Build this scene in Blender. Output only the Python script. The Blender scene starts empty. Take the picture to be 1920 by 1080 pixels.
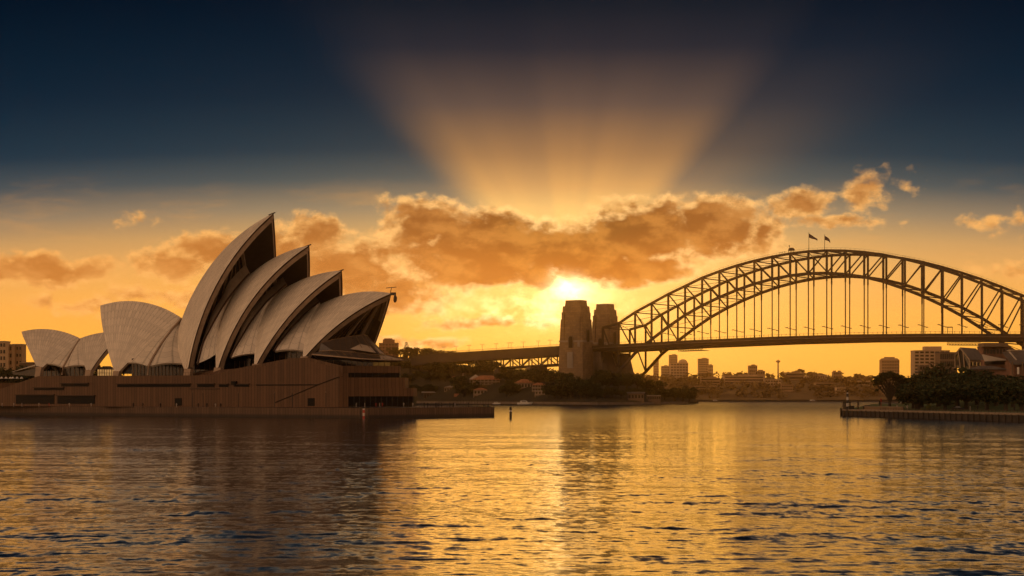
import bpy, bmesh, math, random
import numpy as np
from mathutils import Vector, Matrix

random.seed(7)
RNG = np.random.default_rng(11)
SC = bpy.context.scene
COL = SC.collection
R = math.radians
PI = math.pi

# ------------------------------------------------------------------ camera
FPX, YH, CAMH = 3450.0, 742.0, 7.3          # focal length in photo pixels, horizon row, eye height (m)
cd = bpy.data.cameras.new('camera')
cd.sensor_width = 36.0
cd.lens = FPX / 1920 * 36.0
cd.shift_y = (YH - 540) / 1920.0
cd.clip_start, cd.clip_end = 1.0, 60000.0
cam = bpy.data.objects.new('camera', cd)
COL.objects.link(cam)
cam.location = (0, 0, CAMH)
cam.rotation_euler = (PI / 2, 0, 0)
SC.camera = cam

SC.view_settings.view_transform = 'Standard'
SC.view_settings.look = 'None'
SC.view_settings.exposure = 0.0
SC.view_settings.gamma = 1.0
SC.render.engine = 'CYCLES'
SC.cycles.use_denoising = True
SC.cycles.max_bounces = 6
SC.cycles.volume_bounces = 0
SC.cycles.transparent_max_bounces = 8
SC.cycles.sample_clamp_indirect = 4.0
SC.cycles.sample_clamp_direct = 12.0
SC.cycles.caustics_reflective = False
SC.cycles.caustics_refractive = False

SUN_AZ, SUN_EL = 2.0, 3.36                   # degrees right of the view axis, above the horizon


def s2l(c):
    return tuple(((v / 255) / 12.92 if v / 255 <= 0.04045 else ((v / 255 + 0.055) / 1.055) ** 2.4) for v in c)


class E:
    """a socket in a node tree with arithmetic that builds Math nodes"""
    def __init__(s, t, k):
        s.t, s.k = t, k

    def _m(s, op, *a, clamp=False):
        nd = s.t.nodes.new('ShaderNodeMath'); nd.operation = op; nd.use_clamp = clamp
        for i, v in enumerate((s,) + a):
            if isinstance(v, E): s.t.links.new(v.k, nd.inputs[i])
            else: nd.inputs[i].default_value = v
        return E(s.t, nd.outputs[0])

    def __add__(s, o): return s._m('ADD', o)
    def __sub__(s, o): return s._m('SUBTRACT', o)
    def __mul__(s, o): return s._m('MULTIPLY', o)
    def __truediv__(s, o): return s._m('DIVIDE', o)
    def abs(s): return s._m('ABSOLUTE')
    def max(s, o): return s._m('MAXIMUM', o)
    def min(s, o): return s._m('MINIMUM', o)
    def pow(s, o): return s._m('POWER', o)
    def exp(s): return s._m('EXPONENT')
    def fract(s): return s._m('FRACT')
    def floor(s): return s._m('FLOOR')
    def lt(s, o): return s._m('LESS_THAN', o)
    def gt(s, o): return s._m('GREATER_THAN', o)
    def rsub(s, o): return s._m('MULTIPLY', -1.0)._m('ADD', o)

    def ss(s, a, b, lo=0.0, hi=1.0):
        nd = s.t.nodes.new('ShaderNodeMapRange'); nd.interpolation_type = 'SMOOTHSTEP'
        s.t.links.new(s.k, nd.inputs[0])
        for i, v in enumerate((a, b, lo, hi)): nd.inputs[i + 1].default_value = v
        return E(s.t, nd.outputs[0])

    def ramp(s, stops, a, b):
        nd = s.t.nodes.new('ShaderNodeValToRGB'); cr = nd.color_ramp
        m = (s - a) / (b - a)
        s.t.links.new(m.k, nd.inputs[0])
        while len(cr.elements) < len(stops): cr.elements.new(0.5)
        for e, (p, c) in zip(cr.elements, stops):
            e.position = (p - a) / (b - a); e.color = (*c, 1)
        return nd.outputs[0]


def vec(t, x, y, z=0.0):
    nd = t.nodes.new('ShaderNodeCombineXYZ')
    for i, v in enumerate((x, y, z)):
        if isinstance(v, E): t.links.new(v.k, nd.inputs[i])
        else: nd.inputs[i].default_value = v
    return nd.outputs[0]


def mixc(t, f, a, b, mode='MIX'):
    nd = t.nodes.new('ShaderNodeMix'); nd.data_type = 'RGBA'; nd.blend_type = mode
    if isinstance(f, E): t.links.new(f.k, nd.inputs[0])
    else: nd.inputs[0].default_value = f
    for i, v in ((6, a), (7, b)):
        if isinstance(v, tuple): nd.inputs[i].default_value = (*v, 1)
        else: t.links.new(v, nd.inputs[i])
    return nd.outputs[2]


def noise(t, v, scale, detail=4.0, rough=0.5, dims='3D', out=0, dist=0.0):
    nd = t.nodes.new('ShaderNodeTexNoise'); nd.noise_dimensions = dims
    if v is not None: t.links.new(v, nd.inputs['W' if dims == '1D' else 'Vector'])
    nd.inputs['Scale'].default_value = scale; nd.inputs['Detail'].default_value = detail
    nd.inputs['Roughness'].default_value = rough; nd.inputs['Distortion'].default_value = dist
    return nd.outputs[out]


# ------------------------------------------------------------------ sky
def make_world():
    w = bpy.data.worlds.new('World'); SC.world = w; w.use_nodes = True
    t = w.node_tree; t.nodes.clear()
    tc = t.nodes.new('ShaderNodeTexCoord')
    sp = t.nodes.new('ShaderNodeSeparateXYZ'); t.links.new(tc.outputs['Generated'], sp.inputs[0])
    x, y, z = (E(t, sp.outputs[i]) for i in range(3))
    az = x._m('ARCTAN2', y) * 57.2958
    el = z._m('ARCSINE') * 57.2958
    el = el.max(-0.2)
    K = 60.2
    def A(px): return (px - 960) / K
    def L(py): return (YH - py) / K
    # clear-sky colours by elevation, away from the sun
    dome = az.abs().min(30.0) / 15.0
    ele = el + dome * dome * 0.55 - 0.35
    base = ele.ramp([(0, s2l((234, 160, 58))), (1.5, s2l((240, 168, 64))), (2.6, s2l((232, 164, 74))), (3.8, s2l((218, 158, 86))),
                     (4.7, s2l((190, 146, 94))), (5.5, s2l((138, 120, 100))), (6.4, s2l((62, 76, 86))), (7.3, s2l((12, 48, 70))),
                     (9.0, s2l((0, 33, 56))), (12.3, s2l((0, 15, 34))), (25, s2l((3, 9, 16)))], 0, 25)
    # the fan of lit air above the cloud that hides the sun
    fan = el.ramp([(0, s2l((252, 190, 90))), (3.4, s2l((252, 200, 110))), (5.8, s2l((243, 190, 112))), (6.5, s2l((212, 156, 94))), (7.4, s2l((168, 122, 80))),
                   (9.0, s2l((100, 80, 74))), (10.7, s2l((42, 42, 54))), (12.4, s2l((10, 24, 38))), (25, s2l((3, 9, 16)))], 0, 25)
    dx, dy = az - A(1062), el - L(585)
    th = dx._m('ARCTAN2', dy) * 57.2958
    tha = th.abs()
    edge = tha.ss(32, 47, 1, 0)
    n1 = E(t, noise(t, (th + 7.0).k, 0.070, 1.5, 0.5, '1D'))
    streak = n1.ss(0.30, 0.70, 0.80, 0.98)
    side = tha.ss(46, 62, 1, 0) * th.gt(0.0) * 0.22
    fmask = (edge * streak).max(side) * dy.ss(0.5, 2.5, 0, 1)
    col = mixc(t, fmask * 0.93, base, fan)
    # glow round the sun
    sx, sy = (az - SUN_AZ), (el - L(545))
    r1 = (sx * sx * 0.42 + sy * sy)._m('SQRT')
    r2 = (sx * sx * 0.16 + sy * sy * 1.3)._m('SQRT')
    core = (r1 * r1 * -2.4).exp() * 0.35
    halo = (r2 * -0.55).exp() * 0.52
    glow = vec(t, core * 1.0 + halo * 1.0, core * 0.78 + halo * 0.84, core * 0.42 + halo * 0.34)
    col = mixc(t, 1.0, col, glow, 'ADD')
    gain = ((el * el) * -0.035).exp() * 0.5 + 1.0
    # clouds: banks placed by bearing and elevation, broken up by noise
    wv = vec(t, az * 0.62, el * 0.9, 3.1)
    wn = t.nodes.new('ShaderNodeSeparateXYZ'); t.links.new(noise(t, wv, 1.0, 3.0, 0.55, '3D', 1), wn.inputs[0])
    aw = az + (E(t, wn.outputs[0]) - 0.5) * 1.3
    ew = el + (E(t, wn.outputs[1]) - 0.5) * 0.75
    pv = vec(t, aw, ew)
    banks = [(790, 430, 120, 66, 1), (900, 462, 190, 74, 1.25), (1080, 474, 200, 72, 1.35), (1215, 440, 150, 78, 1.3), (1335, 432, 100, 68, 1.15),
             (1190, 505, 140, 44, 1.15), (890, 505, 160, 56, 1.15), (1010, 515, 70, 44, 1.0), (1120, 495, 120, 50, 1.2),
             (595, 440, 90, 44, .8), (650, 505, 130, 72, 1.05), (735, 555, 130, 48, .95), (520, 490, 80, 60, .8), (560, 560, 120, 40, .6),
             (400, 470, 105, 44, .85), (335, 500, 80, 40, .7), (95, 512, 165, 38, .95), (150, 575, 100, 24, .45), (320, 560, 150, 26, .4),
             (1500, 392, 85, 34, .6), (1615, 372, 55, 44, .62), (1560, 424, 110, 16, .5), (1430, 440, 60, 60, .55), 
             (1690, 356, 36, 24, .3), (1870, 470, 70, 22, .2), (1912, 434, 50, 20, .16), (1830, 430, 60, 14, .25), (1890, 520, 90, 26, .45),
             (900, 606, 170, 16, .55), (800, 640, 120, 14, .45), (270, 420, 50, 16, .2)]
    dens = None
    for cx, cy, rx, ry, st in banks:
        a = t.nodes.new('ShaderNodeVectorMath'); a.operation = 'SUBTRACT'; t.links.new(pv, a.inputs[0]); a.inputs[1].default_value = (A(cx), L(cy), 0)
        b = t.nodes.new('ShaderNodeVectorMath'); b.operation = 'MULTIPLY'; t.links.new(a.outputs[0], b.inputs[0]); b.inputs[1].default_value = (K / rx, K / ry, 0)
        c = t.nodes.new('ShaderNodeVectorMath'); c.operation = 'LENGTH'; t.links.new(b.outputs[0], c.inputs[0])
        q = E(t, c.outputs['Value']).rsub(1.0) * st
        dens = q if dens is None else dens.max(q)
    def billow(de):
        """two octave groups of cloud texture, sampled de degrees higher"""
        e2 = el + de
        p1 = noise(t, vec(t, az * 0.8, e2 * 1.25, 7.7), 1.0, 8.0, 0.58)
        p2 = noise(t, vec(t, az * 2.4, e2 * 3.1, 2.2), 1.0, 4.0, 0.55)
        return (E(t, p1) - 0.5) * 1.15 + (E(t, p2) - 0.5) * 0.58
    b0, b1 = billow(0.0), billow(0.22)
    bank = dens.max(-1.5)
    dens = bank + b0
    relief = (b0 - b1)
    wisp = (E(t, noise(t, vec(t, az * 0.30, el * 1.3, 1.3), 1.0, 6.0, 0.6)) - 0.48) * 1.6
    low = el.ss(0.8, 2.6, 0, 1) * el.ss(5.6, 7.0, 1, 0)
    alpha = dens.ss(-0.02, 0.34)
    thin = wisp.ss(0.0, 0.55) * low * 0.42
    rs = (sx * sx + sy * sy)._m('SQRT')
    near = (rs * -0.22).exp()
    lit = mixc(t, near, mixc(t, el.ss(5.8, 7.6), s2l((236, 170, 94)), s2l((186, 134, 92))), (1.42, 0.94, 0.40))
    dark = mixc(t, near, s2l((184, 116, 54)), s2l((164, 86, 18)))
    dark = mixc(t, el.ss(3.8, 5.5) * (near * 1.5).min(1.0), dark, s2l((92, 52, 22)))
    shade = (dens - relief * 1.3).ss(0.04, 0.62)
    body = mixc(t, shade, lit, dark)
    puff = E(t, noise(t, vec(t, az * 0.8, el * 1.5, 11.0), 1.0, 5.0, 0.5))
    lift = ((puff - relief * 0.5).ss(0.38, 0.70) * 0.42)
    body = mixc(t, lift * shade, body, mixc(t, near, s2l((222, 156, 88)), s2l((238, 158, 62))))
    col = mixc(t, thin, col, mixc(t, near, s2l((226, 160, 86)), s2l((250, 186, 92))))
    col = mixc(t, alpha * 0.95, col, body)
    # a ragged break in the cloud where the sun shows through, and bright streaks left of it
    gx, gy = az - A(1067), el - L(538)
    rag = (b0 * 2.2 + E(t, noise(t, vec(t, az * 3.0, el * 5.0, 5.5), 1.0, 4.0, 0.6)) * -1.0 + 0.85).max(0.0).min(1.4)
    hole = ((gx * gx * 3.4 + gy * gy * 9.0) * -1.2).exp() * 2.6
    hx, hy = az - A(1010), el - L(580)
    strk = ((hx * hx * 0.16 + hy * hy * 3.2) * -1.0).exp() * rag * 0.9
    cx_, cy_ = az - A(1042), el - L(512)
    notch = ((cx_ * cx_ * 26.0 + cy_ * cy_ * 22.0) * -1.0).exp() * rag * 1.2
    sunl = hole * (rag * 0.6 + 0.4) + strk + notch
    col = mixc(t, 1.0, col, vec(t, sunl, sunl * 0.80, sunl * 0.46), 'ADD')
    # the sky behind the viewer: some Nishita plus warm fill added for the shells
    sky = t.nodes.new('ShaderNodeTexSky'); sky.sky_type = 'NISHITA'; sky.sun_disc = False
    sky.sun_elevation = R(SUN_EL); sky.sun_rotation = R(SUN_AZ); sky.air_density = 1.6; sky.dust_density = 2.0
    nis = mixc(t, 1.0, sky.outputs[0], (0.10, 0.10, 0.10), 'MULTIPLY')
    rear_fill = el.ramp([(0, (1.05, .68, .42)), (14, (1.25, .84, .54)), (35, (.85, .60, .42)), (60, (.07, .06, .07)), (90, (.02, .03, .05))], 0, 90)
    rear_fill = mixc(t, x.ss(-1.0, 0.3), mixc(t, 1.0, rear_fill, (1.75, 1.46, 1.15), 'MULTIPLY'), mixc(t, 1.0, rear_fill, (1.10, .92, .76), 'MULTIPLY'))
    yk = y.ss(-1.0, -0.05, 0.42, 1.2)
    rear_fill = mixc(t, 1.0, rear_fill, vec(t, yk, yk, yk), 'MULTIPLY')
    rear = mixc(t, 0.88, nis, rear_fill)
    col = mixc(t, 1.0, col, vec(t, gain, gain * 0.98, gain * 0.9), 'MULTIPLY')
    col = mixc(t, az.abs().ss(38, 105), col, rear)
    bg = t.nodes.new('ShaderNodeBackground'); t.links.new(col, bg.inputs[0]); bg.inputs[1].default_value = 1.0
    out = t.nodes.new('ShaderNodeOutputWorld'); t.links.new(bg.outputs[0], out.inputs[0])
    w.cycles.sampling_method = 'MANUAL'; w.cycles.sample_map_resolution = 2048


make_world()

ld = bpy.data.lights.new('sun', 'SUN')
ld.energy = 0.024; ld.angle = R(10); ld.color = (1.0, 0.48, 0.06)
sun = bpy.data.objects.new('sun', ld); COL.objects.link(sun)
_sd = Vector((math.sin(R(SUN_AZ)) * math.cos(R(SUN_EL)), math.cos(R(SUN_AZ)) * math.cos(R(SUN_EL)), math.sin(R(SUN_EL))))
sun.rotation_euler = _sd.to_track_quat('Z', 'Y').to_euler()


# ------------------------------------------------------------------ helpers
def ray(px, py): return Vector(((px - 960) / FPX, 1.0, (YH - py) / FPX))
def at(px, py, Y): return Vector((0, 0, CAMH)) + ray(px, py) * Y
def gx(px, Y): return (px - 960) / FPX * Y
def zy(py, Y): return CAMH + (YH - py) / FPX * Y
def onplane(px, py, o, n):
    r = ray(px, py); c = Vector((0, 0, CAMH))
    return c + r * ((Vector(o) - c).dot(n) / r.dot(n))


class MB:
    def __init__(s): s.v, s.f, s.uv = [], [], []

    def add(s, vs, fs, uvs=None):
        b = len(s.v); s.v += [tuple(p) for p in vs]
        for i, f in enumerate(fs):
            s.f.append([b + k for k in f]); s.uv.append(uvs[i] if uvs else None)
        return s

    def box(s, c, size, rz=0.0):
        cx, cy, cz = c; a, b, h = size[0] / 2, size[1] / 2, size[2] / 2
        ca, sa = math.cos(rz), math.sin(rz); vs = []
        for dz in (-h, h):
            for dx, dy in ((-a, -b), (a, -b), (a, b), (-a, b)):
                vs.append((cx + dx * ca - dy * sa, cy + dx * sa + dy * ca, cz + dz))
        return s.add(vs, [[3, 2, 1, 0], [4, 5, 6, 7]] + [[i, (i + 1) % 4, 4 + (i + 1) % 4, 4 + i] for i in range(4)])

    def bar(s, p, q, w, h=None, up=(0, 0, 1)):
        p, q = Vector(p), Vector(q); h = h or w; d = (q - p)
        if d.length < 1e-6: return s
        d.normalize(); u = Vector(up)
        if abs(d.dot(u)) > 0.98: u = Vector((0.8, -0.55, 0.1))
        a = d.cross(u).normalized() * w / 2; b = a.cross(d).normalized() * h / 2
        vs = [p - a - b, p + a - b, p + a + b, p - a + b, q - a - b, q + a - b, q + a + b, q - a + b]
        return s.add(vs, [[3, 2, 1, 0], [4, 5, 6, 7]] + [[i, (i + 1) % 4, 4 + (i + 1) % 4, 4 + i] for i in range(4)])

    def path(s, pts, w, h, up=(0, 0, 1)):
        """a rectangular section swept along points, one continuous mesh"""
        pts = [Vector(p) for p in pts]; rings = []
        for i, p in enumerate(pts):
            d = (pts[min(i + 1, len(pts) - 1)] - pts[max(i - 1, 0)]).normalized(); u = Vector(up)
            if abs(d.dot(u)) > 0.98: u = Vector((0.8, -0.55, 0.1))
            a = d.cross(u).normalized() * w / 2; b = a.cross(d).normalized() * h / 2
            rings.append([p - a - b, p + a - b, p + a + b, p - a + b])
        return s.loft(rings)

    def loft(s, rings, cap=True, closed=True):
        n = len(rings[0]); vs = [p for r in rings for p in r]; fs = []
        for i in range(len(rings) - 1):
            for j in range(n if closed else n - 1):
                k = (j + 1) % n
                fs.append([i * n + j, i * n + k, (i + 1) * n + k, (i + 1) * n + j])
        if cap and closed:
            fs.append(list(range(n))[::-1]); fs.append([(len(rings) - 1) * n + j for j in range(n)])
        return s.add(vs, fs)

    def tube(s, pts, rad, n=8):
        pts = [Vector(p) for p in pts]; rings = []
        for i, p in enumerate(pts):
            d = (pts[min(i + 1, len(pts) - 1)] - pts[max(i - 1, 0)]).normalized()
            u = Vector((0, 0, 1)) if abs(d.z) < 0.9 else Vector((1, 0, 0))
            a = d.cross(u).normalized(); b = a.cross(d)
            r = rad[i] if isinstance(rad, (list, tuple)) else rad
            rings.append([p + (a * math.cos(2 * PI * k / n) + b * math.sin(2 * PI * k / n)) * r for k in range(n)])
        return s.loft(rings)

    def lathe(s, c, prof, n=12):
        return s.loft([[(c[0] + r * math.cos(2 * PI * k / n), c[1] + r * math.sin(2 * PI * k / n), c[2] + z) for k in range(n)] for r, z in prof])

    def prism(s, poly, z0, z1):
        """poly: plan points, counter-clockwise; z1 a number or one height per point; u = metres along the wall"""
        n = len(poly); tops = z1 if isinstance(z1, (list, tuple)) else [z1] * n
        vs = [(p[0], p[1], z0) for p in poly] + [(p[0], p[1], tops[i]) for i, p in enumerate(poly)]
        fs, us, u = [], [], 0.0
        for i in range(n):
            k = (i + 1) % n; L = math.hypot(poly[k][0] - poly[i][0], poly[k][1] - poly[i][1])
            fs.append([i, k, n + k, n + i]); us.append([(u, z0), (u + L, z0), (u + L, tops[k]), (u, tops[i])]); u += L
        fs.append([n + i for i in range(n)]); us.append([(p[0], p[1]) for p in poly])
        fs.append(list(range(n))[::-1]); us.append([(p[0], p[1]) for p in poly][::-1])
        return s.add(vs, fs, us)

    def grid(s, rows, uvs=None, flip=False):
        m, n = len(rows), len(rows[0]); vs = [p for r in rows for p in r]; fs, us = [], []
        for i in range(m - 1):
            for j in range(n - 1):
                q = [(i, j), (i, j + 1), (i + 1, j + 1), (i + 1, j)]
                if flip: q = q[::-1]
                fs.append([a * n + b for a, b in q])
                us.append([uvs[a][b] for a, b in q] if uvs else None)
        return s.add(vs, fs, us)

    def build(s, name, mat, parent=None, smooth=False, local=False):
        o3 = parent_world(parent) if parent and not local else Vector((0, 0, 0))
        me = bpy.data.meshes.new(name)
        me.from_pydata([(p[0] - o3.x, p[1] - o3.y, p[2] - o3.z) for p in s.v], [], s.f)
        if any(u is not None for u in s.uv):
            ul = me.uv_layers.new(name='UVMap')
            flat = []
            for f, u in zip(s.f, s.uv):
                flat += [c for q in (u or [(0, 0)] * len(f)) for c in q]
            ul.data.foreach_set('uv', flat)
        if smooth: me.polygons.foreach_set('use_smooth', [True] * len(me.polygons))
        me.materials.append(mat)
        ob = bpy.data.objects.new(name, me); COL.objects.link(ob)
        if parent: ob.parent = parent
        return ob


def parent_world(o):
    v = Vector(o.location)
    while o.parent: o = o.parent; v += Vector(o.location)
    return v


def tag(o, label, cat, group=None, kind=None):
    if label: o['label'] = label
    if cat: o['category'] = cat
    if group: o['group'] = group
    if kind: o['kind'] = kind
    return o


def thing(name, label, cat, loc, group=None):
    o = bpy.data.objects.new(name, None); COL.objects.link(o); o.location = loc
    o.empty_display_size = 0.5
    return tag(o, label, cat, group)


def structure(o):
    o['kind'] = 'structure'; return o


def dup(root, loc, rz=0.0, sc=None, label=None, group=None):
    r = root.copy(); COL.objects.link(r); r.location = loc; r.rotation_euler = (0, 0, rz)
    if sc is not None: r.scale = (sc, sc, sc) if not isinstance(sc, (tuple, list)) else sc
    if label: r['label'] = label
    if group: r['group'] = group
    for ch in list(root.children):
        c = ch.copy(); COL.objects.link(c); c.parent = r
        for g in list(ch.children):
            q = g.copy(); COL.objects.link(q); q.parent = c
    return r


# ------------------------------------------------------------------ materials
def pmat(name, col, rough=0.7, var=0.25, scale=0.6, metal=0.0, spec=0.4, bump=0.0):
    m = bpy.data.materials.new(name); m.use_nodes = True; t = m.node_tree
    b = t.nodes['Principled BSDF']
    tc = t.nodes.new('ShaderNodeTexCoord')
    n = E(t, noise(t, tc.outputs['Object'], scale, 6.0, 0.6))
    c = mixc(t, n.ss(0.3, 0.7), tuple(v * (1 - var) for v in col), tuple(min(1, v * (1 + var)) for v in col))
    t.links.new(c, b.inputs['Base Color'])
    b.inputs['Roughness'].default_value = rough; b.inputs['Metallic'].default_value = metal
    b.inputs['Specular IOR Level'].default_value = spec
    if bump:
        bp = t.nodes.new('ShaderNodeBump'); bp.inputs['Strength'].default_value = bump
        t.links.new(noise(t, tc.outputs['Object'], scale * 3, 5.0, 0.6), bp.inputs['Height'])
        t.links.new(bp.outputs[0], b.inputs['Normal'])
    return m


def mat_tiles():
    """glazed ceramic tile lids: seams along the ribs, chevron courses across them"""
    m = bpy.data.materials.new('shell_tiles'); m.use_nodes = True; t = m.node_tree; b = t.nodes['Principled BSDF']
    uv = t.nodes.new('ShaderNodeUVMap'); sp = t.nodes.new('ShaderNodeSeparateXYZ'); t.links.new(uv.outputs[0], sp.inputs[0])
    u, v = E(t, sp.outputs[0]), E(t, sp.outputs[1])
    fu = (u.fract() - 0.5).abs()
    seam = fu.ss(0.40, 0.47)
    ch = (v + fu * 0.7).fract()
    cour = (ch - 0.5).abs().ss(0.44, 0.485)
    cell = t.nodes.new('ShaderNodeTexWhiteNoise'); cell.noise_dimensions = '2D'
    t.links.new(vec(t, u.floor(), (v + fu * 0.7).floor()), cell.inputs[0])
    cv = E(t, cell.outputs[0])
    tc = t.nodes.new('ShaderNodeTexCoord')
    n = E(t, noise(t, tc.outputs['Object'], 0.25, 5.0, 0.6))
    tone = (cv - 0.5) * 0.20 + (n - 0.5) * 0.20 + 1.0
    k = tone * (seam * -0.34 + 1.0) * (cour * -0.28 + 1.0)
    cream = vec(t, k * 0.66, k * 0.585, k * 0.49)
    t.links.new(cream, b.inputs['Base Color'])
    rr = cv * 0.12 + 0.38
    t.links.new(rr.k, b.inputs['Roughness'])
    b.inputs['Specular IOR Level'].default_value = 0.45
    return m


def mat_panels(name, col, pitch, tide=False, var=0.22):
    """precast granite-faced panels with upright joints every `pitch` metres"""
    m = bpy.data.materials.new(name); m.use_nodes = True; t = m.node_tree; b = t.nodes['Principled BSDF']
    uv = t.nodes.new('ShaderNodeUVMap'); sp = t.nodes.new('ShaderNodeSeparateXYZ'); t.links.new(uv.outputs[0], sp.inputs[0])
    u, v = E(t, sp.outputs[0]) / pitch, E(t, sp.outputs[1])
    seam = (u.fract() - 0.5).abs().ss(0.40, 0.46)
    wn = t.nodes.new('ShaderNodeTexWhiteNoise'); wn.noise_dimensions = '1D'; t.links.new(u.floor().k, wn.inputs['W'])
    tc = t.nodes.new('ShaderNodeTexCoord')
    n = E(t, noise(t, tc.outputs['Object'], 0.35, 6.0, 0.65))
    st = E(t, noise(t, vec(t, u * 3.0, v * 0.15), 1.0, 3.0, 0.6))
    k = (E(t, wn.outputs[0]) - 0.5) * var + (n - 0.5) * 0.5 + (st - 0.5) * 0.3 + 1.0
    k = k * (seam * -0.6 + 1.0)
    if tide: k = k * v.ss(0.6, 1.5, 0.28, 1.0)
    t.links.new(vec(t, k * col[0], k * col[1], k * col[2]), b.inputs['Base Color'])
    b.inputs['Roughness'].default_value = 0.62
    b.inputs['Specular IOR Level'].default_value = 0.3
    return m


def mat_stone():
    """coursed granite blocks"""
    m = bpy.data.materials.new('granite_blocks'); m.use_nodes = True; t = m.node_tree; b = t.nodes['Principled BSDF']
    uv = t.nodes.new('ShaderNodeUVMap')
    br = t.nodes.new('ShaderNodeTexBrick'); t.links.new(uv.outputs[0], br.inputs[0])
    br.inputs['Color1'].default_value = (.24, .155, .080, 1); br.inputs['Color2'].default_value = (.17, .110, .058, 1); br.inputs['Mortar'].default_value = (.13, .10, .075, 1)
    br.inputs['Scale'].default_value = 1.0; br.inputs['Mortar Size'].default_value = 0.13
    br.inputs['Brick Width'].default_value = 4.6; br.inputs['Row Height'].default_value = 2.2
    tc = t.nodes.new('ShaderNodeTexCoord'); n = E(t, noise(t, tc.outputs['Object'], 0.12, 6.0, 0.65))
    k = n.ss(0.25, 0.75, 0.7, 1.2)
    t.links.new(mixc(t, 1.0, br.outputs[0], vec(t, k, k, k), 'MULTIPLY'), b.inputs['Base Color'])
    b.inputs['Roughness'].default_value = 0.85
    return m


def mat_leaf(name, a, b_):
    m = bpy.data.materials.new(name); m.use_nodes = True; t = m.node_tree; b = t.nodes['Principled BSDF']
    tc = t.nodes.new('ShaderNodeTexCoord'); n = E(t, noise(t, tc.outputs['Object'], 0.9, 4.0, 0.6))
    g = t.nodes.new('ShaderNodeNewGeometry'); ri = E(t, g.outputs['Random Per Island'])
    t.links.new(mixc(t, (n * 0.6 + ri * 0.4).ss(0.25, 0.75), a, b_), b.inputs['Base Color'])
    b.inputs['Roughness'].default_value = 0.65; b.inputs['Specular IOR Level'].default_value = 0.2
    return m


def mat_stripes(name, c1, c2, period, phase=0.0):
    m = bpy.data.materials.new(name); m.use_nodes = True; t = m.node_tree; b = t.nodes['Principled BSDF']
    tc = t.nodes.new('ShaderNodeTexCoord'); sp = t.nodes.new('ShaderNodeSeparateXYZ'); t.links.new(tc.outputs['Object'], sp.inputs[0])
    k = ((E(t, sp.outputs[2]) + phase) / period).fract().gt(0.5)
    n = E(t, noise(t, tc.outputs['Object'], 2.0, 4.0, 0.6)).ss(0.3, 0.8, 0.75, 1.0)
    t.links.new(mixc(t, 1.0, mixc(t, k, c1, c2), vec(t, n, n, n), 'MULTIPLY'), b.inputs['Base Color']); b.inputs['Roughness'].default_value = 0.5
    return m


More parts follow.
